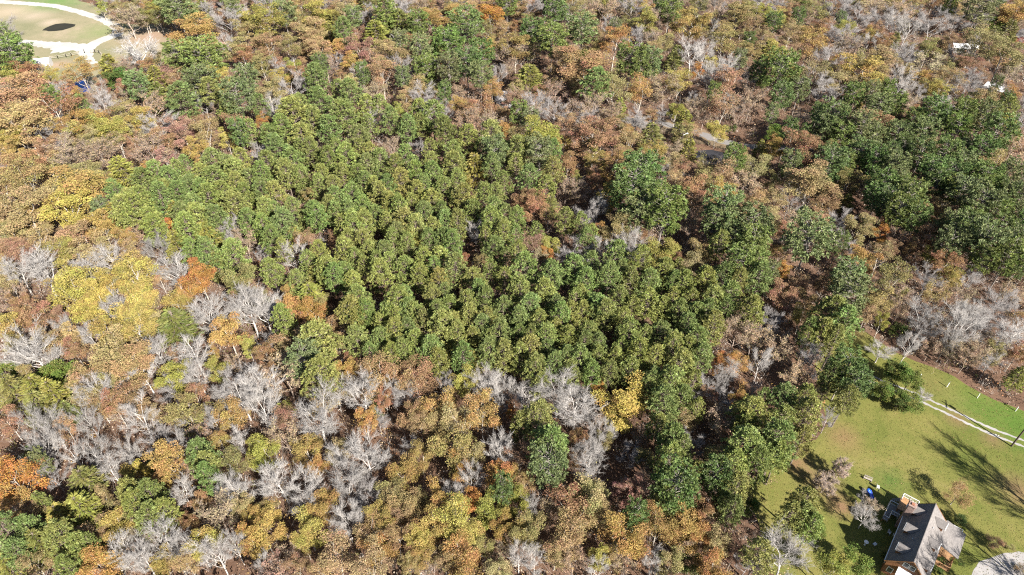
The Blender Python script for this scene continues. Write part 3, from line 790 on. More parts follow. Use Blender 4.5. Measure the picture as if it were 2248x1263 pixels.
PROTO = {
    'F': [make_bare(320 + i, h=5, rad=1.6, fine=1.6, tw=.012, n1=(13, 15), n2=(5, 7), fork=.06, spread=.8, thick=.8, leaves=260) for i in range(2)],
    'Q': [make_pine(300 + i, h=15, rad=3.0, nb=56, per=9, tuft=.62) for i in range(3)],
    'P': [make_pine(10 + i, h=15 + i * .6, rad=2.9 + .15 * (i % 3), base=.36 + .04 * (i % 3)) for i in range(6)],
    'G': [make_pine(30 + i, h=18, rad=4.2, base=.46, nb=60, shape='dome', tuft=.62, per=20, sweep=.2) for i in range(5)],
    'V': [make_feather(50 + i, h=12 + i, rad=3.2) for i in range(4)],
    'E': [make_leafy(70 + i, h=10, rad=3.6, leaf=.26, dens=1.9, lobes_r=1.05, fork=.15) for i in range(3)],
    'D': [make_leafy(90 + i, h=13.5 + .5 * i, rad=4.0, leaf=.21, dens=2.7, fork=.2 + .03 * (i % 3), thick=.85, n2=(5, 7)) for i in range(8)],     # dense leaf
    'O': [make_leafy(120 + i, h=14, rad=4.1, leaf=.19, dens=1.9, fork=.26, thick=.8, n1=(7, 9)) for i in range(6)],                               # open leaf, limbs show
    'B': [make_bare(150 + i, h=14 + .4 * i, rad=3.7 + .2 * (i % 3), fine=1.35, tw=.0105, n1=(8, 12), n2=(5, 8), thick=.85, spread=.6 + .12 * (i % 3), fork=.25 + .06 * (i % 4)) for i in range(10)],
    'S': [make_bare(180 + i, h=12, rad=3.3, fine=1.6, tw=.0095, spread=.85, thick=.6, n1=(8, 11)) for i in range(5)],
    'H': [make_bare(200 + i, h=12.5, rad=3.5, fine=1.3, tw=.0095, thick=.65, n1=(7, 10), leaves=1500 + 500 * i) for i in range(5)],
}

# ------------------------------------------------------------------ where the trees stand
# Read off the photograph sixteenth by sixteenth: habit letter, crown middle x, y and crown width in quarter pixels of that sixteenth.
# P pine  G broad old pine  V soft cedar  E evergreen  Y yellow  L lime  A amber  T tan oak  K olive oak  R russet  X bright orange  M plum  B pale bare  S silver twigs  H brown twigs with some leaves
FOREST = {
(0,0): '''G100,470,300 G30,300,150 L70,640,180 R210,620,200 H370,650,130 L465,640,150 A690,585,215 A880,590,90 V960,570,170 E1050,700,220 H1130,600,160 R1290,580,180 V1370,680,170 M1450,640,150 R1560,660,170
R170,760,400 H450,770,120 B530,800,110 B850,800,120 R905,750,100 G1230,780,180 R1080,790,120 V1400,860,180 R470,910,330 P720,925,130 H830,860,120 S930,920,180 H1060,870,150 K1090,980,200 H1340,970,300 P1600,880,250 G1560,480,220 G1790,540,320 G1760,700,250
B1210,440,280 A1690,220,330 H1130,170,250 K1250,140,120 L1280,150,90 L880,40,90 K1060,60,160 E1420,60,150 G1560,90,300 L1330,100,150 K1390,150,120 Y1940,680,200 R2020,760,170 S2000,200,220 K2130,270,200 Y2200,130,200 G2060,90,130 K2080,420,200 R2140,480,160 G2150,680,200 G2100,900,250
S1790,920,180 H1930,970,150 P1840,800,200 T200,1090,380 Y80,1200,200 A590,1110,170 A790,1040,280 L750,1130,220 L990,1100,240 Y1230,1070,200 H1210,1180,160 S1410,1110,220 M1600,1140,200 R1400,1230,200 T1800,1140,230 R2070,1090,170 G2110,1180,150 P2190,1150,150 Y1990,1220,130 S440,1150,200 R1160,1210,120 H1980,1000,120 T820,1210,180 K1020,1200,150
H640,970,160 R60,560,120 S20,230,200 S110,330,120 H260,940,160 T60,1000,200 P2000,960,160 V1900,880,150 R1700,1020,120''',
(1,0): '''L90,180,260 S130,60,170 G250,130,190 T400,30,220 K380,170,160 L540,120,230 T480,240,220 T800,80,160 G850,140,130 S960,130,160 V690,200,220 P770,280,180 P1150,100,220 V1250,200,250 V1050,290,200 S1250,60,180 K1380,70,100 A1540,130,200 S1590,190,100 A1730,130,170 G1420,200,170 X1910,120,110 X2060,90,200 G2200,60,150 T1850,40,150
G1830,250,280 G1680,370,250 K2030,250,160 Y2020,420,170 T2180,250,150 H2190,480,230 G1450,460,190 G1480,590,200 G1700,640,180 G1850,560,230 G1980,480,180 G1970,660,180 R110,400,200 K300,380,190 T480,370,170 R450,450,90 T560,430,180 A690,440,150 M880,420,210 T1150,420,200 T1290,500,190 L1180,500,70 Y830,530,150 S690,560,130 G940,660,120 R1100,620,250 S1300,620,180 T1400,740,170 V1520,700,150
K60,560,170 S220,590,170 L330,580,140 R410,550,120 S320,780,220 H230,800,120 P520,700,200 L450,720,90 K110,800,220 H620,600,140 R730,640,90 T800,730,150 H1040,800,160 P560,850,200 P730,800,150 P840,830,200 P380,920,180 P30,930,150 B150,940,150 P330,1000,300 P760,1000,260 P980,900,180 Y480,990,100 Y925,1010,90 L1240,985,140 P1100,930,150 P1430,960,180 P1550,1040,220
B1050,1050,150 S1490,850,220 T1310,850,140 G1660,850,110 H1780,800,100 A1800,930,140 R1970,920,250 A2080,770,150 S2120,640,130 H1980,1060,250 S1660,980,150 H1830,1100,200 P1650,1170,200 P1850,1200,200 P2060,1190,230 X70,1080,110 P110,1160,180 A2190,1150,140 K1080,550,120 P1330,1120,160 P1000,1100,150 P640,1110,200 P900,1190,200 P400,1180,220 R1490,1160,120
S620,30,120 V980,30,170 H1420,60,120 K1700,60,160 S1760,20,150 G560,560,120 S900,600,120 P1180,1060,170 P1450,1090,160 P230,1120,180 P520,1060,180 S1560,560,90''',
(2,0): '''T40,60,140 S150,70,200 S290,60,140 G370,110,200 S500,100,150 K540,40,180 R220,140,120 G180,270,180 G350,330,260 G620,260,250 K140,190,120 T680,170,180 S850,220,130 H800,80,200 H930,60,140 S1060,70,200 A1190,60,120 G1390,80,200 L1160,170,200 K990,200,120 H1300,190,170 A1560,200,260 A900,350,270 S1100,330,160 K1330,370,150 H1220,350,140 G1040,540,230 G1210,560,200 G1130,620,150
T660,570,400 T440,520,200 A30,400,230 A470,490,120 K690,390,150 V150,670,260 P740,740,260 K900,780,260 A1130,780,220 Y1470,680,200 H1340,780,200 K560,780,120 H400,810,180 R240,800,110 S380,1000,220 H60,860,180 R10,900,150 H130,1000,160 S200,940,200 G160,1050,150 H520,980,170 H700,960,200 H860,1010,150 K970,1080,100 R720,1180,300 L250,1200,320 T1020,1220,180 V1220,1190,230 L1440,950,130 V1510,1070,150 S1090,1060,180 S1330,1000,130
B1760,650,230 R1900,720,240 R1850,920,230 B1590,450,200 B1690,420,150 X1630,610,80 B1920,570,130 K1870,300,300 K1960,130,200 T2130,180,180 T2200,330,150 K2090,450,150 G2160,620,130 S2080,700,150 H2090,900,180 E2210,720,120 H1990,1000,150 S1720,30,150 K1640,40,160 H1830,70,200 K2080,70,150 S2170,20,150 L2200,100,120
E1880,1130,60 E1940,1130,60 H1600,960,140 H1690,1000,140 T1240,430,130 G60,1010,140 T560,240,150 H1060,180,100 S1940,900,140 K1480,1180,140 T60,1180,150 R480,1090,160 V940,960,110 S640,1040,150''',
(3,0): '''L60,150,170 S80,50,120 E310,30,120 K430,60,200 R240,90,120 T200,260,180 H310,150,140 T140,110,130 R460,250,160 A360,370,220 S600,120,200 L690,240,130 S690,340,180 S800,180,200 H940,60,220 H1150,120,160 B1120,200,150 B1230,240,150 K1310,40,150 S1440,230,200 A890,290,110 R940,270,100 R970,390,120 G1580,80,110 T1650,70,110 G1850,80,240 S1650,190,180 S1830,180,160 E1990,240,150 A2150,110,220 V2100,290,150
K1830,360,300 K2080,480,280 T1250,420,110 K1410,430,170 T1520,410,130 S1210,510,200 T1040,510,220 K880,520,200 Y830,650,330 T1000,620,150 T430,620,250 H740,450,220 S520,520,170 R270,430,180 Y70,460,200 G110,640,270 G120,830,170 G280,780,160 S470,770,220 S580,860,170 T640,720,200 T780,760,150 H1100,640,150 B1160,720,180 G1040,790,110 A1330,690,150 H1440,570,220 T1600,680,220 R1740,580,180 R1880,620,120
S1640,490,130 L1510,770,190 K1430,740,150 S1750,800,280 S1320,840,130 H1210,900,150 G1990,760,80 A2130,820,150 K1890,860,200 L1750,930,150 G740,890,180 L790,860,100 G890,850,130 G960,960,200 G1070,930,200 R970,1090,260 R1120,1120,100 G540,1050,250 G500,1130,180 G820,1160,220 G1440,1010,250 G1680,1030,200 G1890,1050,200 Y2050,1050,160 P2100,950,200 G1360,1170,200 G1660,1150,200 G2000,1180,280
G1130,1180,180 G930,1200,160 S1600,1220,110 H290,1060,180 R290,1230,220 E60,1180,150 G170,1180,130 R550,1240,130 A60,1240,120 T1350,1250,150 S2190,1090,130 H2150,660,150 H2190,900,120 H2170,200,100 S1000,180,170 S700,40,150 K1100,40,150 H1750,60,130 S2000,30,150 A2210,60,150 H900,660,120 S1760,690,170 K1600,580,150 T1180,600,140 S560,300,150 G660,1180,180 G1260,1090,150''',
(0,1): '''R170,160,300 K250,260,380 K420,180,200 H580,90,300 A60,40,160 M790,80,110 H900,90,260 K800,260,230 V1070,240,230 R1180,60,130 H1330,60,280 M1440,90,130 A1250,200,90 Y1720,80,170 A700,370,420 Y620,580,330 T200,560,440 K500,440,120 G890,570,140 P1010,430,160 V1000,640,180 P1180,570,240 P1120,480,180 P1260,520,200 P1250,300,220 P1380,270,180 P1100,600,200 P1310,640,200 P1420,480,200 P1500,300,180 P1430,400,180
P1640,200,150 P1680,360,200 P1690,540,200 V1540,520,170 P1860,150,220 P1900,330,220 P2050,250,200 P2130,130,160 P2180,300,180 P1850,480,200 P2050,540,240 P1750,680,220 V1540,620,150 P1900,680,200 V1930,540,130 P2190,680,180 P1640,760,220 X1460,720,120 P1370,760,170 V1820,800,250 B2030,750,160 V1560,900,200 P1680,920,180 P1820,970,200 P2030,940,240 V1920,1080,180 A880,700,220 T650,800,330
A1090,780,170 H1220,830,130 B1390,900,200 B1510,1080,230 L540,930,220 B140,1090,230 B350,1090,250 R170,950,200 T50,750,200 R150,900,200 B960,990,200 T1140,1020,200 Y640,1200,280 Y950,1200,200 Y1180,1130,280 T1000,1130,180 X1760,1180,230 R1390,1150,130 K2080,1180,250 H2150,850,180 T800,950,260 B740,1060,200 A330,640,200 T60,420,260 T350,820,220 K640,260,200 H700,130,200 R420,60,200 P1570,420,180 P1780,260,180 P1960,430,190 P2140,420,180 P1620,640,180 P2000,170,160 P1560,240,150 P1780,420,170 P2080,380,170
T60,1200,200 T450,1010,150''',
(1,1): '''B60,80,150 P200,60,200 P330,150,200 P480,50,180 P120,190,180 P270,260,200 P400,290,150 V520,120,140 P650,140,160 P800,100,200 P700,60,150 P50,300,180 P60,420,160 P160,420,180 V430,390,150 P580,280,160 P560,370,150 K480,450,120 P680,390,170 P770,270,150 P900,250,160 P1000,80,160 P920,60,150 P1090,150,180 H1190,30,130 P1320,150,180 S1420,50,110 R1190,240,90 P1050,370,160 P950,330,170 P1270,350,180 P1400,280,160 P1540,150,180 P1520,60,150 P1740,80,200 P1740,200,200
R1900,60,110 P1980,50,150 G2090,120,200 P2190,80,150 V1920,220,190 P2060,190,160 P1560,260,180 P1480,390,160 P1640,400,170 P1760,310,160 P1420,430,160 P850,420,200 P700,500,200 P80,580,180 P320,590,180 P170,600,130 P230,700,200 P530,640,200 V440,690,160 V330,800,150 P660,570,170 P830,580,170 P950,540,180 P1080,450,170 P1180,520,180 P1260,580,180 P1380,540,150 P1550,480,180 P1620,580,160 P1830,470,200 P1900,570,200 P2000,440,170 P2100,430,160 P2180,340,150 L2140,390,80 P2080,600,180 P1480,610,160
P1300,680,200 P860,700,200 P760,720,150 P940,840,200 P820,850,150 P1160,700,150 P1400,740,190 L1420,830,160 P1240,780,160 P1660,680,180 P1770,690,170 B1920,760,140 P1550,730,170 P1640,820,180 P1730,870,170 P1520,850,150 P140,830,180 P60,740,160 B320,960,170 S60,990,100 P560,950,170 P140,1100,200 P770,950,180 P870,1020,150 P1000,930,180 P1130,940,200 V1220,870,150 P1060,1050,150 P1480,1000,180 P1600,980,180 P1560,1080,160 P620,1080,220 P460,1040,150 P950,1090,150 P780,1120,180 P1090,1150,200 P1300,1090,180 P1450,1150,200
P1600,1180,180 P2070,700,200 P2170,800,170 P2100,900,200 P2190,650,160 P2010,820,120 R440,830,150 S580,860,60 R680,820,90 R1830,1030,80 K1960,1060,120 P2050,1120,150 P1760,1110,200 P1900,1170,200 V520,1180,150 P350,1190,170 P850,1200,170 P2180,1190,150 P1180,1050,150 P1230,190,170 P390,60,150 P980,190,160 P1160,400,160 P700,610,150 P2190,1010,140 P1330,870,130 P960,690,160 P1060,620,160 P1200,850,150 P690,1190,170 P240,930,140''',
(2,1): '''P60,90,200 G230,110,200 P360,60,170 P350,250,180 P150,300,200 P300,360,180 P30,190,150 R90,480,170 R180,510,200 R320,650,130 P40,650,160 P30,820,150 V330,540,150 P220,790,150 P460,670,170 P590,700,150 P640,840,150 P700,810,140 L330,870,150 M190,880,170 X310,950,110 T510,730,100 S560,960,230 R480,160,170 L560,310,80 H470,400,150 H600,420,160 B750,530,160 S660,650,160 A730,170,170 A880,170,200 H640,60,130 V690,60,130 T980,80,150 Y1240,80,220 T1160,130,170 V1550,60,140 H1400,50,150
G1150,280,320 G1060,430,340 G1330,620,340 G1120,600,280 S1330,250,150 R1500,220,170 T1400,180,150 T1430,330,160 R1600,400,250 R1560,560,200 T1850,260,200 Y1850,400,190 K1710,170,150 G1940,170,150 T2000,80,130 H2050,350,200 T2140,200,200 G1850,600,330 G2120,720,280 G1800,720,220 T2170,500,200 G2100,900,250 H1560,740,180 T1640,930,220 T1600,1060,220 L1290,930,250 K930,730,230 B1000,830,180 B800,900,140 B1080,930,200 R1130,820,90 P910,980,230 P1120,1060,230 R1430,1010,110 P1330,1110,200
P120,1110,230 P330,1160,230 P560,1080,240 P690,1080,180 P640,1190,220 P850,1190,220 P960,1140,160 P1040,1220,160 P1200,1210,200 P1500,1200,200 P1700,1180,200 P1850,1150,200 P1820,880,200 G2000,1080,250 P2150,1040,220 P2180,1180,200 P1980,1210,160 V1450,1120,150 H250,1040,120 T1700,320,160 T2060,560,160 R720,330,150 A860,330,120 T1280,180,150 K1050,180,140 G1280,500,200 P60,950,150 G1930,830,200 P1420,1220,170''',
(3,1): '''Y50,60,140 R280,80,300 T570,30,120 K480,60,120 G200,210,160 T380,320,330 R520,480,220 K60,330,130 T60,500,170 G540,170,250 G660,190,160 G790,110,200 G930,90,160 G920,190,180 G1090,240,200 G1060,130,130 G1180,50,150 G1320,140,200 T1370,50,180 G1530,130,220 G1680,190,180 G1860,90,200 G1740,60,150 T1980,190,250 H2100,120,250 G1420,280,220 G1600,300,200 G1890,320,250 G2100,290,170 G1000,380,220 G1120,310,160 K920,350,150 S850,330,130 K680,340,180 G960,470,200 G1240,500,230 G1160,420,170 G1690,440,220 G1600,400,180 G1940,420,180 G2180,500,170
G1850,560,260 G2000,620,200 T1440,470,170 T1540,590,170 T1380,560,150 G1280,640,220 G1140,620,200 G1030,530,180 T830,690,220 X990,750,130 R1030,640,110 H1140,810,150 S630,680,170 S600,770,150 H240,700,180 T430,680,200 S190,510,170 T40,630,180 G350,880,330 G1600,720,200 G1700,810,250 G1880,890,300 G1590,880,220 G2160,900,200 G2100,1020,220 G2200,760,130 R1380,810,200 T1250,900,90 L1430,980,130 R1540,1060,220 R1280,1030,100 T1000,960,200 K1150,1150,280 G700,1180,260 X110,1110,130 G30,1120,130 S1780,1160,170 S1400,1200,200 Y1590,1180,170 G1900,1010,200 S670,930,120 R1090,900,120 H120,900,150
G1480,380,180 G1780,320,170 G2050,720,180 G2210,640,140 G1760,660,180 G2060,480,170 G2200,1080,150 R160,740,130''',
(0,2): '''H80,60,200 R180,130,160 Y640,60,330 Y880,80,260 R340,200,280 Y720,190,180 B1000,200,180 Y1150,130,330 T1290,130,170 Y1560,130,200 B1830,200,260 B2180,170,280 A1650,40,170 V1540,330,330 A1990,360,260 L2170,480,120 Y100,330,220 B280,520,330 B200,620,160 T590,400,180 B560,380,130 B800,400,130 Y970,400,260 Y1190,340,280 B1170,320,120 T1000,560,380 T1130,690,300 E520,760,260 E70,750,200 V120,920,260 V330,900,260 V480,950,240 V350,1050,250 E530,530,110 B1410,580,200 B1700,560,200
B1250,730,180 L1530,760,250 S1490,880,230 B1740,780,180 L1900,720,160 A1870,580,90 T700,800,200 T740,950,250 B860,870,270 T1000,850,160 R1180,980,250 K1650,1080,280 R1720,930,160 B2110,930,250 S2080,800,200 B1930,920,150 H2080,680,130 B1220,1130,220 B780,1170,150 B290,1170,200 B440,1200,200 A2000,1100,250 B1900,1150,150 S1650,1180,200 H1120,1080,200 R50,1150,200 V600,1080,150 T1330,1080,150 K130,470,180 T430,480,180 R250,300,160 R560,280,150 T1380,300,150 R1560,600,140 S1600,700,140 K200,760,150 T850,1000,180 R1000,1020,200 T560,1200,140 T900,720,180 R2230,780,160''',
(1,2): '''B60,180,230 A290,40,130 L160,150,120 V480,80,250 A320,200,200 A490,200,200 K580,120,150 P230,290,200 T650,330,150 T330,430,260 P540,440,330 S120,500,170 G420,640,260 P570,780,300 H270,770,300 T720,510,170 T230,560,120 P900,150,260 P850,230,220 P1250,150,250 P1330,230,170 P1170,220,170 P960,250,170 P1400,250,190 R940,330,80 P870,430,220 P1100,430,180 P1220,380,200 P1340,370,190 P1180,560,160 P1290,550,160 P1010,580,130 P1530,540,220 P1600,630,170 P1400,470,200 P1640,350,250 P1560,120,180 P1700,170,200 P1850,170,200
P1870,280,220 P2030,250,180 P2020,130,180 P2180,190,180 P1760,420,200 P1900,430,180 P1600,240,180 P2150,420,200 P1820,600,200 P2050,560,220 P2180,600,200 V1720,580,170 V1900,680,170 A780,760,170 T1040,730,340 R1400,760,280 L1850,830,200 S1660,840,150 B1990,840,220 B2120,880,160 B2210,870,130 B700,900,160 Y650,830,140 B930,930,250 B1210,900,130 S1320,960,200 K760,880,150 B530,1110,380 B60,870,250 B80,1040,260 T560,960,250 L270,1050,110 A960,1180,170 A1610,1020,280 T1340,1110,200 T1790,1130,300
A1980,1090,280 T1600,1180,200 T1440,1200,170 R250,1170,200 E1080,1080,110 B2140,1070,100 X2220,1070,100 S1080,1180,130 R90,580,150 P1480,330,170 P1980,380,170 P2060,450,160 P1240,280,150 P1080,330,150 A1180,820,200 R830,620,130 T480,880,170 R1130,980,130 P1760,300,170 P1300,90,160 P1660,60,160 P1950,60,160''',
(2,2): '''P60,50,200 P280,50,220 P150,180,220 P380,160,200 P550,110,150 P230,270,180 P600,80,150 P60,270,180 P740,140,220 P630,200,160 P820,220,200 P950,100,200 P1050,180,150 P1180,130,220 P1330,170,200 P1400,90,170 P1580,100,200 P1450,230,180 P1620,230,200 P1750,120,200 P1900,100,200 P1880,200,150 P2090,220,220 P1760,330,220 P1630,460,250 P1300,390,220 R1130,310,150 P980,270,130 P1010,400,200 P1170,430,170 P1120,560,230 P960,530,150 P1400,540,220 P1540,560,180 P1650,600,220 P1470,680,250 P1050,720,230 P1230,800,200
P1380,840,250 P1480,950,220 P1620,1070,130 P1330,990,250 P590,640,250 P760,600,170 P480,640,200 P290,430,220 P380,700,200 P200,720,220 P60,620,180 P160,560,200 P60,440,160 P170,440,170 P500,420,200 P660,400,200 P760,480,160 P630,510,160 P300,560,170 P510,750,180 P700,760,170 P850,740,180 P240,830,170 R1410,350,90 X740,900,130 Y960,960,360 Y930,1130,170 B400,900,280 B560,1030,280 B140,960,170 B20,900,130 S1740,870,180 B1880,770,150 S1830,1040,200 H1960,430,250 H2130,430,220 B2180,660,150
A1990,640,150 X1850,660,150 P220,1130,300 P80,1200,170 H760,1220,130 R1260,1100,120 T1520,1130,180 P1300,1200,200 P2100,1080,300 P2060,1180,200 S1600,950,150 H1850,1180,220 P2190,980,130 P1590,820,130 S2120,930,150 P430,270,170 P520,200,160 P1530,330,180 P1700,220,170 P900,640,160 P1260,640,180 P1180,900,160 A1980,960,150 H2080,1000,150 R1720,980,150 P390,360,160''',
(3,2): '''G700,80,280 P560,210,300 P650,310,260 P480,420,180 P580,460,180 P370,370,180 K950,100,230 H1170,80,150 H1130,230,150 B1390,250,230 B1700,300,280 B1800,200,200 S2050,120,220 H2140,60,150 K1450,60,160 H1700,60,160 B2130,400,250 S1830,390,180 S1380,390,170 B1250,490,150 B1580,470,130 H1850,560,160 E1150,370,130 L1010,280,110 G690,700,260 G760,840,220 P690,950,200 P560,780,170 S390,680,260 H270,830,200 S360,560,180 H60,570,200 P130,950,250 P300,980,200 P330,1130,250 P130,1150,250
S520,1160,120 H430,910,150 H1620,560,150 S1950,650,150 H1750,620,150 E1930,640,80 H1500,330,150 S1940,260,180 T880,210,140 P330,450,120 H1990,480,170 R2200,560,150 H1560,120,150 S2210,230,140 K2000,560,130 H1440,520,120''',
(0,3): '''B380,100,220 E250,220,150 G370,270,120 X150,430,330 A60,620,250 T230,700,170 B300,310,180 B640,200,180 B830,170,200 B1140,180,170 S470,400,170 V760,450,280 V720,680,300 V380,640,150 V560,780,250 E1310,330,130 P1140,510,250 P1330,590,220 P1200,650,220 P1320,740,260 P1470,700,180 L1510,790,120 P1750,190,240 P1830,290,180 P1810,390,180 A1500,270,270 T1390,470,100 B1560,110,150 K2050,250,200 H1770,80,180 A1930,70,150 L2230,130,150 B2100,60,150 T900,560,140 T1060,720,170 T860,830,230 Y1010,850,230 T950,940,150
P80,900,260 P230,840,200 P140,1050,220 P560,960,280 P680,980,220 V380,1010,250 P800,990,150 V80,1190,200 P580,1200,200 T310,1170,200 R730,1130,130 A900,1210,280 B1130,1040,250 B1250,1110,180 B1450,960,300 Y1430,1150,200 B1740,1020,200 Y1800,980,220 B1600,520,180 H1550,640,150 H1900,690,300 B2080,490,250 B1900,1080,200 B2060,1010,150 A2190,950,200 Y2200,750,150 T2100,620,180 H1250,880,200 B970,330,150 R1350,930,150 R60,270,150 K950,1090,150 H1680,330,150 T1640,1150,180 R1640,780,150 R1750,600,140''',
(1,3): '''L90,180,250 H260,70,220 A450,130,220 A550,310,150 T720,150,180 B960,180,280 B780,250,250 B790,460,230 B210,430,250 B460,470,230 B420,640,180 A590,640,240 S980,590,220 B790,780,220 B890,740,120 Y70,900,250 Y60,700,180 Y450,860,250 Y420,970,170 K80,640,150 A1290,370,230 A1440,190,200 K1200,520,220 T1330,620,240 T1250,730,200 A1100,780,200 T1000,880,250 A1050,1000,300 R1240,960,240 Y1450,960,200 K1750,130,330 A1790,330,200 B1880,430,170 X1830,590,200 B1720,560,150 A1580,620,220 Y1760,760,330 A1560,850,230 Y1850,880,220
T1880,230,200 B2130,180,200 A2150,380,220 G2160,540,170 L2050,690,230 Y2170,830,200 T700,1090,300 H200,1190,230 T330,1180,200 B60,1150,130 T1000,1150,300 A1800,1080,280 T1650,1100,180 A1470,1090,180 K1350,1160,150 A1850,1210,250 H2180,1080,180 K2000,980,150 T2100,1200,200 K1450,550,150 R1190,650,120 T560,1200,200 H1550,1180,160 H340,1050,160 S640,1180,150''',
(2,3): '''P320,110,330 G320,310,300 R60,190,200 A50,400,150 T110,470,170 L50,600,200 R530,200,180 B680,180,230 B690,320,230 S1040,210,180 B780,30,200 K820,90,150 H1120,50,150 P1400,100,250 P1400,240,260 P1490,180,200 P1600,380,160 G1410,510,330 P1330,570,240 S1600,110,180 K1780,230,200 P2080,100,330 P1950,250,250 P2150,250,250 G1790,420,250 P1950,500,250 P1930,700,200 P1850,620,180 E2090,660,140 R470,560,330 T700,600,300 M1070,560,200 M950,500,120 G1080,760,180
A1290,800,280 A1550,820,300 A1630,900,170 T560,790,300 T480,930,300 A1010,920,330 T760,780,200 R1690,650,200 H1760,740,200 K150,860,250 Y60,880,150 B160,640,120 H340,720,150 T1810,950,200 T1820,1030,170 A1770,1180,250 E1560,1180,190 B60,1090,140 B200,1110,160 L760,1080,200 T900,1090,150 H1000,1150,180 B750,1200,150 B1240,1120,150 H540,1150,200 K1380,1150,180 P2170,1060,250 S2060,1170,200 R1950,1060,150 T380,1060,180 R1150,1060,160 H1560,1010,160 K1180,250,150 H1200,400,150''',
(3,3): '''P100,60,330 P300,50,200 P90,210,200 P330,600,240 P300,720,250 P380,810,220 P200,760,200 E430,870,140 B180,1100,330 L530,1160,260 L600,1210,160''',
}

# ------------------------------------------------------------------ planting
# habit letter -> mesh sets, object name, category, group, share of height at which the crown's middle sits, height from crown width, bark colour
def clip(a, lo, hi): return max(lo, min(hi, a))
KIND = {
 'P': ('P', 'pine_tree', 'pine tree', 'young pines of the wood', .74, lambda w: clip(8.5 + .95*w, 8, 17.5), (.16,.125,.10)),
 'G': ('G', 'broad_pine_tree', 'pine tree', 'old broad pines', .73, lambda w: clip(9 + .8*w, 9, 19), (.27,.24,.22)),
 'V': ('V', 'cedar_tree', 'cedar tree', 'soft cedars', .6, lambda w: clip(5 + .95*w, 5, 13), (.25,.2,.16)),
 'E': ('E', 'evergreen_tree', 'evergreen tree', 'leafy evergreens', .56, lambda w: clip(1.2*w, 2.5, 11), (.25,.2,.16)),
 'B': ('B', 'bare_tree', 'bare tree', 'leafless trees', .64, lambda w: clip(6.5 + .9*w, 6, 18), (.44,.415,.395)),
 'S': ('S', 'twiggy_tree', 'bare tree', 'leafless twiggy trees', .62, lambda w: clip(4 + .85*w, 4, 14), (.38,.355,.345)),
 'H': ('H', 'twiggy_tree', 'bare tree', 'leafless twiggy trees', .62, lambda w: clip(4 + .85*w, 4, 14), (.38,.30,.25)),
}
for c_, nm, grp in (('Y','yellow_autumn_tree','yellow and lime autumn trees'),('L','yellow_autumn_tree','yellow and lime autumn trees'),('A','yellow_autumn_tree','yellow and lime autumn trees'),
                    ('T','oak_tree','tan and olive oaks'),('K','oak_tree','tan and olive oaks'),('R','red_autumn_tree','russet autumn trees'),('X','red_autumn_tree','russet autumn trees'),('M','red_autumn_tree','russet autumn trees')):
    KIND[c_] = ('D', nm, 'oak tree' if nm == 'oak_tree' else 'autumn tree', grp, .7, lambda w: clip(5.5 + .85*w, 4.5, 18), (.46,.42,.37))
# leaf colours met in each habit: (words for the label, colour)
HUES = {
 'P': [('mid-green pine', (.170,.205,.058)), ('yellow-green pine', (.205,.222,.062)), ('cool green pine', (.148,.198,.060))],
 'G': [('dark broad pine', (.105,.155,.048)), ('grey-green broad pine', (.145,.180,.072)), ('fresh green broad pine', (.140,.188,.050))],
 'V': [('olive cedar', (.160,.170,.048)), ('yellowish cedar', (.205,.200,.048))],
 'E': [('deep green evergreen', (.060,.110,.022)), ('bright green evergreen', (.100,.155,.028))],
 'Y': [('yellow tree', (.370,.300,.085)), ('golden yellow tree', (.360,.270,.080))],
 'L': [('lime tree', (.270,.270,.062)), ('yellow-lime tree', (.320,.300,.080))],
 'A': [('amber tree', (.360,.245,.090)), ('orange-gold tree', (.370,.225,.080))],
 'T': [('tan oak', (.335,.245,.125)), ('light brown oak', (.330,.225,.120)), ('straw coloured oak', (.330,.265,.130))],
 'K': [('olive oak', (.235,.212,.085)), ('dull khaki oak', (.285,.240,.105))],
 'R': [('russet tree', (.310,.190,.115)), ('reddish brown tree', (.295,.175,.115)), ('rust brown tree', (.290,.165,.090))],
 'X': [('bright orange tree', (.420,.205,.060))],
 'M': [('plum coloured tree', (.250,.140,.120)), ('pinkish tree', (.320,.180,.155))],
 'B': [('pale bare tree', None), ('white limbed bare tree', None)],
 'S': [('silver twiggy tree', None)],
 'H': [('brown twiggy tree', (.340,.225,.150)), ('tan twiggy tree', (.350,.265,.170))],
}
TREES = []
prng = random.Random(11)

def plant(c, base, w, h, hue=None, label=None, name=None, cat=None, group=None, sets=None, col=None):
    """One tree: an Empty at its foot with trunk and crown, their meshes shared with its like."""
    st, nm, ct, gr, _f, _h, bark = KIND[c]
    if st == 'D' and sets is None and prng.random() < (.5 if c in 'TKR' else .3): st = 'O'
    pr = prng.choice(PROTO[sets or st])
    root = empty(name or nm, base, prng.uniform(0, 6.283))
    s = w / pr['w']; sz = h / pr['h']
    root.scale = (s * prng.uniform(.93, 1.07), s * prng.uniform(.93, 1.07), sz)
    tag(root, label, cat or ct, group or gr)
    if hue is None: hue = prng.randrange(len(HUES[c]))
    desc, hc = HUES[c][hue]
    jit = prng.gauss(1, .08)
    bj = prng.gauss(1, .1) * (1.15 if c == 'B' and hue == 1 else 1)
    bc = tuple(min(.8, x * bj) for x in bark)
    lc = tuple(min(.9, x * jit * prng.gauss(1, .04)) for x in (col or hc or bark))
    for part, key in (('trunk', 'trunk'), ('crown', 'crown'), ('withered_foliage', 'leaf')):
        if key not in pr: continue
        o = bpy.data.objects.new(part, pr[key]); o.parent = root; COL.objects.link(o)
        tw = .8 if key == 'crown' else 1.0
        o.color = (*(lc if (key == 'leaf' or (key == 'crown' and c not in 'BSH')) else [x * tw for x in bc]), 1)
    return root, desc

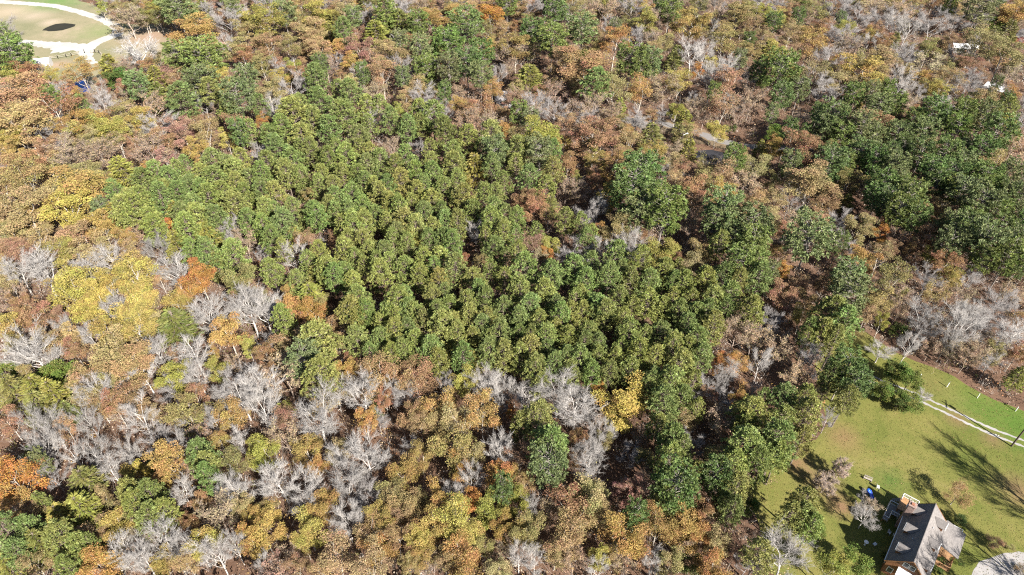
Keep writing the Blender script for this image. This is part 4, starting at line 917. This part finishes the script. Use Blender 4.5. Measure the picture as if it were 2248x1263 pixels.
W_GAIN = {'P': 1.1, 'G': 1.15, 'V': 1.15, 'E': 1.1, 'B': 1.3, 'S': 1.3, 'H': 1.3}
SPOTS = []
for (ci, cj), text in FOREST.items():
    for tok in text.split():
        c = tok[0]; x, y, wq = (float(q) for q in tok[1:].split(','))
        px, py, wp = 562 * ci + x * .25022, (0, 316, 632, 947)[cj] + y * .25022, wq * .25022
        st, nm, ct, gr, frac, hf, bark = KIND[c]
        zc = 9.0
        for _ in range(3):
            p = ground_at(px, py, zc); w = wp * depth_of(p) / FPX * W_GAIN.get(c, 1.2)
            h = hf(w); zc = frac * h
        p = ground_at(px, py, zc)
        SPOTS.append((c, px, py, wp, p, w, h))
# past three hundred young pines the smallest in the picture are joined into one grove
limit = sorted((s[3] for s in SPOTS if s[0] == 'P'), reverse=True)[299]
GROVE = []
for c, px, py, wp, p, w, h in SPOTS:
    if c == 'P' and wp < limit:
        GROVE.append((p[0], p[1], w, h)); continue
    root, desc = plant(c, (p[0], p[1], -.05), w, h * prng.uniform(.92, 1.1))
    TREES.append([root, c, desc, px, py, wp, (p[0], p[1]), w, h])
V_, F_, T_, n0 = [], [], [], 0
for x, y, w, h in GROVE:
    pr = prng.choice(PROTO['Q']); hc = np.array(HUES['P'][prng.randrange(3)][1]) * prng.gauss(1, .08); a_ = prng.uniform(0, 6.283)
    for key in ('trunk', 'crown'):
        m = pr[key]; v = np.zeros(len(m.vertices) * 3, np.float32); m.vertices.foreach_get('co', v); v = v.reshape(-1, 3) * (w / pr['w'], w / pr['w'], h / pr['h'])
        v = np.c_[v[:, 0] * math.cos(a_) - v[:, 1] * math.sin(a_) + x, v[:, 0] * math.sin(a_) + v[:, 1] * math.cos(a_) + y, v[:, 2]]
        f = np.zeros(len(m.loops), np.int32); m.loops.foreach_get('vertex_index', f); f = f.reshape(-1, 4)
        V_.append(v); F_.append(f + n0); n0 += len(v)
        T_.append(np.tile((.24, .18, .14), (len(f), 1)) if key == 'trunk' else hc * rng.normal(1, .18, (len(f), 1)).clip(.5, 1.6))
tag(add('pine_grove', mesh_np('pine_grove', np.concatenate(V_), np.concatenate(F_), [M_BRUSH], tint=np.concatenate(T_))), kind='stuff')

# the canopy is closed: lesser trees stand wherever the ones read off the photograph leave a gap
STAND = [(215,420),(300,370),(420,330),(600,250),(760,210),(900,215),(1010,260),(1200,300),(1240,380),(1160,520),(1300,600),(1500,590),(1690,640),(1680,720),(1560,790),(1500,900),(1300,860),(1000,800),(800,790),(700,650),(600,640),(400,560),(380,480)]
STAND_W = np.array([ground_at(px, py, 10)[:2] for px, py in STAND])
def in_stand(x, y):
    r = False; j = len(STAND_W) - 1
    for i in range(len(STAND_W)):
        a, b = STAND_W[i], STAND_W[j]
        if (a[1] > y) != (b[1] > y) and x < (b[0]-a[0]) * (y-a[1]) / (b[1]-a[1]) + a[0]: r = not r
        j = i
    return r
def fill_gaps():
    room = {'oak_tree': 85, 'twiggy_tree': 85, 'red_autumn_tree': 85, 'yellow_autumn_tree': 45, 'broad_pine_tree': 45, 'cedar_tree': 45, 'bare_tree': 30}
    at_x, at_y, at_r = [t[6][0] for t in TREES], [t[6][1] for t in TREES], [t[7] * .5 for t in TREES]
    ax, ay, ar = np.array(at_x + [0] * 800), np.array(at_y + [0] * 800), np.array(at_r + [0] * 800); m = len(at_x)
    for k in range(9000):
        px, py = prng.uniform(-20, 2268), 1263 * prng.random() ** 1.7 - 10
        if py > 860 and px > 1640: continue
        c = prng.choices('TKRHSAYGVB', (6, 5, 6, 7, 6, 2, 1, 2, 3, 2) if px > 1100 and py < 420 else (5, 3, 5, 5, 4, 3, 2, 1, 3, 2))[0]
        nm = KIND[c][1]
        if room[nm] <= 0: continue
        w = prng.uniform(4.2, 7.5); h = KIND[c][5](w) * .9; p = ground_at(px, py, KIND[c][4] * h)
        if in_stand(p[0], p[1]) or bool(open_ground(np.array([p[0]]), np.array([p[1]]))[0]): continue
        if (np.hypot(ax[:m] - p[0], ay[:m] - p[1]) < .78 * (ar[:m] + w / 2)).any(): continue
        wp = w * FPX / depth_of(p)
        root, desc = plant(c, (p[0], p[1], -.05), w, h)
        TREES.append([root, c, desc, px, py, wp, (p[0], p[1]), w, h]); room[nm] -= 1
        ax[m], ay[m], ar[m] = p[0], p[1], w / 2; m += 1
        if m >= len(ax) - 1: break

def yard(c, bpx, h, w, label, name='shrub', cat='shrub', group=None, hue=0, sets=None, col=None):
    root, d = plant(c, (*ground_at(*bpx)[:2], -.03), w, h, hue, label, name, cat, group or 'shrubs and small trees about the lawn', sets, col)
    return root
yard('B', (1921,796), 5.4, 6.0, 'small pale bare tree standing alone on the upper lawn', 'bare_tree', 'bare tree', 'leafless trees')
G1 = 'evergreens of the grove by the gravel tracks'
yard('E', (1952,836), 6.0, 4.6, 'leafy evergreen at the top of the grove across the tracks', 'evergreen_tree', 'evergreen tree', G1, 0)
yard('E', (1984,858), 6.4, 5.2, 'rounded evergreen on the upper side of the tracks, shading the lawn', 'evergreen_tree', 'evergreen tree', G1, 1)
yard('E', (1930,876), 4.8, 4.4, 'low evergreen of the grove below the tracks, nearest the pines', 'evergreen_tree', 'evergreen tree', G1, 1)
yard('E', (1966,894), 4.6, 4.2, 'dark low evergreen in the middle of the grove below the tracks', 'evergreen_tree', 'evergreen tree', G1, 0)
yard('E', (1988,906), 4.6, 4.8, 'bright green evergreen at the bottom tip of the grove', 'evergreen_tree', 'evergreen tree', G1, 1)
yard('B', (2012,890), 4.6, 3.2, 'slim pale bare tree rising out of the leafy grove', 'bare_tree', 'bare tree', 'leafless trees')
yard('H', (1836,1049), 5.4, 3.4, 'upper of two fan shaped twiggy shrubs on the lawn', hue=0, sets='F')
yard('H', (1801,1082), 5.4, 3.8, 'lower of two fan shaped twiggy shrubs on the lawn', hue=0, sets='F')
yard('S', (1889,1104), 3.2, 2.6, 'twiggy shrub beside the blue slide', hue=0)
yard('H', (1896,1132), 4.0, 4.2, 'thin leaved shrub between the blue slide and the bare yard tree', hue=1)
yard('B', (1884,1160), 6.6, 4.6, 'bare branching tree beside the house shadow', 'bare_tree', 'bare tree', 'leafless trees')
yard('R', (2086,1108), 5.4, 4.8, 'small brown leaved tree on the grass above the house', 'red_autumn_tree', 'autumn tree', hue=0, sets='O', col=(.27,.18,.09))
yard('E', (2101,1150), 2.3, 2.3, 'round dark green bush at the porch corner', hue=0, col=(.035,.085,.022))
yard('E', (2110,1167), 1.1, 1.0, 'small lime green bush beside the round dark bush', hue=1, col=(.15,.2,.02))
yard('R', (2176,1197), 1.9, 2.8, 'brown leaved bush beside the gravel lot', hue=1, sets='O')
yard('K', (2216,1206), 1.2, 1.5, 'low dull bush at the top edge of the gravel lot', hue=0)
yard('E', (2066,1238), 1.3, 1.9, 'green bush below the porch, nearest the main wall', hue=0)
yard('E', (2090,1236), 1.2, 1.4, 'bright bush at the foot of the porch corner post', hue=1, col=(.12,.17,.02))
yard('E', (2106,1238), .9, 1.4, 'low green bush beyond the porch corner', hue=0)
yard('E', (2052,1256), 1.3, 1.7, 'green bush under the front eave of the house', hue=0)
yard('L', (1957,1252), 1.4, 2.4, 'yellow-green bush against the gable wall', hue=0, sets='E')
yard('E', (1942,1226), 1.4, 1.4, 'dark bush at the corner of the gable wall', hue=0)
yard('E', (1864,1254), 5.0, 5.0, 'bright rounded evergreen at the lower lawn corner', 'evergreen_tree', 'evergreen tree', 'leafy evergreens', 1)
yard('T', (2240,1258), 1.6, 2.6, 'brown bush standing in the gravel lot', hue=1, sets='O')
for i, (bp, h, w) in enumerate((((2318,1150), 19, 9), ((2310,1330), 17, 9), ((2205,1390), 17, 9), ((2130,1400), 16, 8), ((2420,1235), 18, 9))):
    yard('B', bp, h, w, ['tall bare tree whose long shadow crosses the lawn above the house', 'tall bare tree whose shadow stripes the gravel lot', 'bare tree shading the lower edge of the gravel lot',
         'bare tree whose shadow falls on the front roof slope', 'bare tree standing farthest beyond the gravel lot'][i], 'bare_tree', 'bare tree', 'leafless trees', i % 2)

# ------------------------------------------------------------------ the brush under the trees, and the wood beyond the frame
def inside(poly, x, y):
    q = np.array([ground_at(*p)[:2] for p in poly]); r = np.zeros(len(x), bool); j = len(q) - 1
    for i in range(len(q)):
        c = ((q[i,1] > y) != (q[j,1] > y)) & (x < (q[j,0]-q[i,0]) * (y-q[i,1]) / (q[j,1]-q[i,1] + 1e-12) + q[i,0])
        r ^= c; j = i
    return r
def near_line(line, x, y, d):
    q = np.array([ground_at(*p)[:2] for p in line]); r = np.zeros(len(x), bool)
    for a, b in zip(q[:-1], q[1:]):
        ab = b - a; t = np.clip(((x-a[0])*ab[0] + (y-a[1])*ab[1]) / (ab @ ab), 0, 1)
        r |= np.hypot(x - a[0] - t*ab[0], y - a[1] - t*ab[1]) < d
    return r
BLUE = [(143,200),(147,180),(160,172),(175,168),(192,172),(204,184),(206,200),(190,214),(160,212)]
ROADLINE = [(1345,262),(1440,268),(1520,289),(1600,315),(1640,322),(1700,326),(1780,322)]
LOT2 = [(1522,328),(1560,326),(1596,334),(1606,350),(1588,366),(1550,366),(1522,352)]
def open_ground(x, y):
    dx, dy = x - HX, y - HY
    hx, hy = dx*math.cos(HROT)+dy*math.sin(HROT), -dx*math.sin(HROT)+dy*math.cos(HROT)
    return inside(LAWN, x, y) | inside(MEADOW, x, y) | inside(VERGE, x, y) | inside(BLUE, x, y) | inside(LOT2, x, y) | near_line(ROADLINE, x, y, 3.2) | ((abs(hx) < 11) & (abs(hy) < 8))
def field(step, y0, y1, margin):
    xs, ys = np.meshgrid(np.arange(-420, 420, step), np.arange(y0, y1, step))
    x = xs.ravel() + rng.uniform(-.5, .5, xs.size) * step; y = ys.ravel() + rng.uniform(-.5, .5, xs.size) * step
    dep = y * PC + CAM_H * PS
    px = CX + FPX * x / dep; py = CY - FPX * (y * PS - CAM_H * PC) / dep
    k = (px > -margin) & (px < 2248 + margin) & (py > -margin) & (py < 1263 + margin)
    x, y, py = x[k], y[k], py[k]
    k = ~open_ground(x + rng.normal(0, 1.1, len(x)), y + rng.normal(0, 1.1, len(y)))
    return x[k], y[k], py[k]
fill_gaps()
bx, by, bpy_ = field(2.15, 40, 420, 60)
keep = rng.random(len(bx)) < np.interp(bpy_, [0, 500, 1263], [.5, .8, .95])
bx, by, bpy_ = bx[keep], by[keep], bpy_[keep]
n = len(bx)
bh = rng.gamma(4, .85, n).clip(.8, 8); bw = bh * rng.uniform(.28, .5, n)
pal = np.array([(.30,.195,.125),(.36,.26,.15),(.27,.19,.135),(.35,.29,.225),(.40,.35,.31),(.22,.2,.07),(.15,.16,.045),(.40,.26,.09),(.36,.17,.08)])
pw = np.array([.2,.17,.15,.14,.12,.07,.06,.06,.03]); pick = rng.choice(len(pal), n, p=pw / pw.sum())
NS = 14
C = np.repeat(np.c_[bx, by, np.zeros(n)], NS, 0); S = np.repeat(bh, NS); Wd = np.repeat(bw, NS); K = np.repeat(pick, NS)
d = rand_dirs(rng, len(C)); d[:, 2] = np.abs(d[:, 2]) * 1.1 + .35; d = unit(d)
start = C + np.c_[d[:, :2] * (Wd * .3)[:, None], S * rng.uniform(0, .55, len(C))]
wd = Wood(); wd.spikes(start, d, S * rng.uniform(.4, .8, len(C)), np.full(len(C), .022))
tv = np.concatenate(wd.v); tf = np.concatenate(wd.f3)
tcol = np.array([(.34,.29,.25),(.28,.2,.15),(.42,.38,.35)])[np.repeat(rng.integers(0, 3, n), NS)]
tcol = np.repeat(tcol[None], 3, 0).reshape(-1, 3)
NLF = 22
C2 = np.repeat(np.c_[bx, by, bh * .55], NLF, 0); d2 = rand_dirs(rng, len(C2))
C2 = C2 + d2 * np.repeat(np.c_[bw, bw, bh * .45], NLF, 0) * rng.uniform(.3, 1, len(C2))[:, None] ** .6
C2[:, 2] = C2[:, 2].clip(.05)
lv, lf = blades(C2, unit(d2 + rand_dirs(rng, len(C2))), rng.uniform(.2, .46, len(C2)), rng.uniform(.14, .32, len(C2)), rng)
lcol = pal[np.repeat(pick, NLF)] * rng.normal(1, .16, (len(C2), 1)).clip(.5, 1.5)
me = mesh_np('undergrowth', np.r_[tv, lv], [tf, lf + len(tv)], [M_BRUSH], tint=np.r_[tcol, lcol])
tag(add('undergrowth', me), kind='stuff')

# fallen leaves on the forest floor and the lawn's rim; tufts in the grass
def scatter_flat(name, x, y, size, cols, up):
    n = len(x); D = rand_dirs(rng, n); D[:, 2] = abs(D[:, 2]) * .15 + up
    v, f = blades(np.c_[x, y, np.full(n, .02)], D, size * rng.uniform(.6, 1.4, n), size * rng.uniform(.35, .8, n), rng)
    c = np.array(cols)[rng.integers(0, len(cols), n)] * rng.normal(1, .15, (n, 1)).clip(.6, 1.5)
    tag(add(name, mesh_np(name, v, f, [M_BRUSH], tint=c)), kind='stuff')
def in_lawn(n, poly=LAWN):
    q = np.array([ground_at(*p)[:2] for p in poly]); lo, hi = q.min(0), np.minimum(q.max(0), (150, 400))
    x, y = rng.uniform(lo[0], hi[0], n), rng.uniform(lo[1], hi[1], n)
    k = inside(poly, x, y)
    dx, dy = x - HX, y - HY
    hx, hy = dx*math.cos(HROT)+dy*math.sin(HROT), -dx*math.sin(HROT)+dy*math.cos(HROT)
    k &= ~((abs(hx) < 7.5) & (abs(hy) < 4)) & ~near_line(DRIVE, x, y, 1.5)
    return x[k], y[k]
gx, gy = in_lawn(60000)
scatter_flat('grass', gx, gy, .17, [(.085,.115,.023),(.11,.13,.03),(.14,.145,.04),(.175,.16,.06)], .1)
fx, fy = in_lawn(16000)
m_ = rng.random(len(fx)) < .15 + .85 * (np.sin(fx * .31 + np.sin(fy * .23) * 2) * np.sin(fy * .27 + 1) > .25)
scatter_flat('fallen_leaves', fx[m_], fy[m_], .17, [(.3,.17,.09),(.34,.22,.12),(.24,.12,.06)], .1)

# the wood goes on past the frame
def crowd(x, y, kinds):
    V, F4, F3, T, n0 = [], [], [], [], 0
    for i in range(len(x)):
        c = kinds[i]; h = rng.uniform(11, 16); w = rng.uniform(5.5, 8.5)
        m = 170 if c in 'PG' else 150
        cen = np.array([x[i], y[i], h * .68])
        g = rand_dirs(rng, 9) * np.array([w*.36, w*.36, h*.24]); gi = rng.integers(0, 9, m)
        Cc = cen + g[gi] + rand_dirs(rng, m) * (w * .2) * rng.uniform(.3, 1, m)[:, None]
        v, f = blades(Cc, rand_dirs(rng, m), rng.uniform(.6, 1.1, m), rng.uniform(.4, .8, m), rng)
        hc = HUES[c][rng.integers(len(HUES[c]))][1] or (.42, .39, .37)
        T.append(np.array(hc) * rng.normal(1, .13, (m, 1)).clip(.5, 1.5)); V.append(v); F4.append(f + n0); n0 += len(v)
        wd = Wood(); wd.limb([(x[i], y[i], 0), (x[i], y[i], h * .8)], [.2, .06], 5)
        v, f = wd.v[0], wd.f4[0]; V.append(v); F4.append(f + n0); n0 += len(v); T.append(np.tile((.3, .26, .22), (len(f), 1)))
    me = mesh_np('woodland', np.concatenate(V), np.concatenate(F4), [M_BRUSH], tint=np.concatenate(T))
    tag(add('woodland', me), kind='stuff')
xs, ys = np.meshgrid(np.arange(-420, 421, 8.0), np.arange(30, 470, 8.0))
x = xs.ravel() + rng.uniform(-3, 3, xs.size); y = ys.ravel() + rng.uniform(-3, 3, xs.size)
dep = y * PC + CAM_H * PS; px = CX + FPX * x / dep; py = CY - FPX * (y * PS - CAM_H * PC) / dep
k = ((px < -25) | (px > 2285) | (py < -20) | (py > 1330)) & (px > -260) & (px < 2520) & (py > -130) & (py < 1450) & ~open_ground(x, y)
k &= ~((px > 1650) & (py > 800))
x, y = x[k], y[k]
crowd(x, y, [('PGTTRAYSHKV')[i] for i in rng.integers(0, 11, len(x))])

# ------------------------------------------------------------------ labels: each tree told from all others by its look and by what stands near it
MARKS = [(130,60,'brown pond'),(95,140,'white metal shed'),(190,104,'gravel fork'),(175,192,'blue pond'),(265,68,'gravel road bend'),(1565,303,'paved road bend'),(1565,346,'shaded asphalt patch'),
         (2030,1170,'log house'),(1921,796,'lone bare lawn tree'),(1975,865,'grove on the gravel tracks'),(1135,222,'grey roofed cottage'),(2186,200,'white barn roof'),(2112,112,'half hidden barn'),(2240,80,'red walled cottage'),
         (1765,655,'striped clearing'),(1492,325,'dark roadside pole'),(0,0,'upper left corner'),(2248,0,'upper right corner'),(0,1263,'lower left corner'),(1124,1263,'bottom edge middle'),(1124,0,'top edge middle'),
         (0,631,'left edge middle'),(2248,631,'right edge middle'),(1838,1040,'fan shaped lawn shrubs')]
SPECIAL = [(303,110,'B','wide pale bare tree standing alone on the meadow rim','bare meadow tree'),(1042,506,'B','slender bare tree with level twigs amid the pines','bare tree amid the pines'),
 (642,556,'B','tall white trunked bare tree at the edge of the pines','white tree beside the pines'),(695,910,'B','very broad silver-white bare tree with many rising limbs','broad silver-white tree'),
 (1364,872,'Y','large pale yellow tree under the pine stand','large pale yellow tree'),(1392,1087,'M','pink leaved tree among tan oaks','pink leaved tree'),(440,611,'X','glowing orange tree at the pine stand corner','glowing orange tree'),
 (175,409,'A','broad golden tree with flat layered crown','broad golden tree'),(155,461,'Y','bright lemon tree just below the broad golden tree','bright lemon tree'),(1078,22,'X','tall copper orange tree near the top edge','copper orange tree'),
 (1224,857,'B','cluster limbed white bare tree below the pines','white bare clump'),(1169,443,'R','copper red tree at the side of the pine stand','copper red tree'),(872,246,'L','round lime tree alone at the top of the pines','round lime tree'),
 (1587,414,'Y','bright yellow tree between two russet trees','yellow tree among russets'),(1781,396,'T','very large brown oak with domed crown','very large brown oak'),(1933,503,'X','bright amber tree with a dark hollow beside it','amber tree by the hollow'),
 (70,762,'B','huge white bare tree with sideways limbs','huge white bare tree'),(95,972,'B','pale bare snag with a thick leaning trunk','thick leaning snag'),(37,1054,'X','orange tree at the picture edge','orange edge tree'),
 (782,105,'M','plum purple tree among green and tan trees','plum purple tree'),(1110,120,'H','tall narrow brown twiggy tree with pale branches','tall brown twiggy tree'),(1522,112,'B','white branched tree before a dark hollow','white tree by the dark hollow'),
 (1564,162,'B','tall wide bare tree beside a large russet tree','tall wide bare tree'),(1002,1137,'Y','large bright yellow tree low in the wood','large bright yellow tree'),(585,992,'L','rounded yellow-lime tree amid bare trees','rounded yellow-lime tree'),
 (1514,1242,'E','dark green evergreen tree among amber oaks','dark evergreen near the edge'),(545,675,'B','white bare tree with forked trunk, right one of a pair','forked white tree'),(458,682,'B','white bare tree with vase shaped crown','vase shaped white tree'),
 (802,992,'B','silver bare tree with dense upswept limbs','upswept silver tree'),(1288,142,'T','widest straw coloured oak with many twigs','widest straw oak'),(1457,471,'G','great dark pine with tiered foliage','great tiered pine'),
 (1589,465,'G','tall dark pine with white limbs showing','white limbed dark pine'),(2033,245,'B','',''),(1778,535,'G','rounded grey-green pine beside a dark hollow','rounded grey-green pine'),(1230,1040,'G','deep green pine with a shaded foot','shaded foot pine'),
 (335,1090,'P','pine with bright tufts beside bare saplings','bright tufted pine'),(420,56,'A','large orange-brown oak on the meadow rim','large orange-brown oak'),(1731,1205,'B','bare white tree leaning at the lawn corner','bare lawn corner tree'),
 (2110,707,'B','tall forked bare tree above the lawn','forked tree above the lawn'),(130,260,'','',''),(60,380,'K','wide olive green oak with pale limbs','wide olive oak'),(1215,38,'G','',''),(705,318,'','',''),(1590,720,'','','')]
for px, py, c, lab, short in SPECIAL:
    if not lab: continue
    best = min((t for t in TREES if t[1] == c and not t[0].get('label')), key=lambda t: math.hypot(t[3]-px, t[4]-py))
    best[0]['label'] = lab
    MARKS.append((best[3], best[4], short))
DIRS = ['right of', 'below and right of', 'below', 'below and left of', 'left of', 'above and left of', 'above', 'above and right of']
ORD = ['nearest', 'second nearest', 'third nearest', 'fourth nearest', 'fifth nearest', 'sixth nearest', 'seventh nearest', 'eighth nearest', 'ninth nearest', 'tenth nearest', 'eleventh nearest', 'twelfth nearest', 'thirteenth nearest', 'fourteenth nearest']
by_desc = {}
for t in TREES: by_desc.setdefault(t[2], []).append(t)
worst = 0
for desc, ts in by_desc.items():
    ws = sorted(t[5] for t in ts); lo, hi = ws[len(ws)//4], ws[(len(ws)*3)//4]
    options = {id(t): [] for t in ts}
    for mx_, my_, nm in MARKS:
        sect = {}
        for t in ts:
            dx, dy = t[3]-mx_, t[4]-my_; dd = math.hypot(dx, dy)
            if dd < 6: continue
            sect.setdefault(int(round(math.atan2(dy, dx) / (math.pi/4))) % 8, []).append((dd, t))
        for s, v in sect.items():
            v.sort(key=lambda q: q[0])
            for r, (dd, t) in enumerate(v[:14]):
                options[id(t)].append((r * 130 + dd, r, s, nm))
    used = set()
    for t in ts:
        if t[0].get('label'): continue
        size = 'small ' if t[5] < lo else 'large ' if t[5] > hi else ''
        o = sorted(options[id(t)])
        o = [q for q in o if len(f'{desc} {ORD[q[1]]} such {DIRS[q[2]]} the {q[3]}'.replace('-', ' ').split()) <= 15] or o
        cost, r, s, nm = o[0]
        worst = max(worst, r)
        lab = f'{desc}, {ORD[r]} such {DIRS[s]} the {nm}'
        t[0]['label'] = size + lab if len((size + lab).split()) <= 15 else lab
print('TREES', len(TREES), {k: len(v) for k, v in by_desc.items()}, 'worst rank', worst)
from collections import Counter
cn = Counter(t[0].name.split('.')[0] for t in TREES); print(cn)
print('tris', sum(len(m.loops) - 2 * len(m.polygons) for m in bpy.data.meshes))
labs = Counter(o.get('label') for o in bpy.data.objects if o.get('label')); print('dup labels', [k for k, v in labs.items() if v > 1][:10])
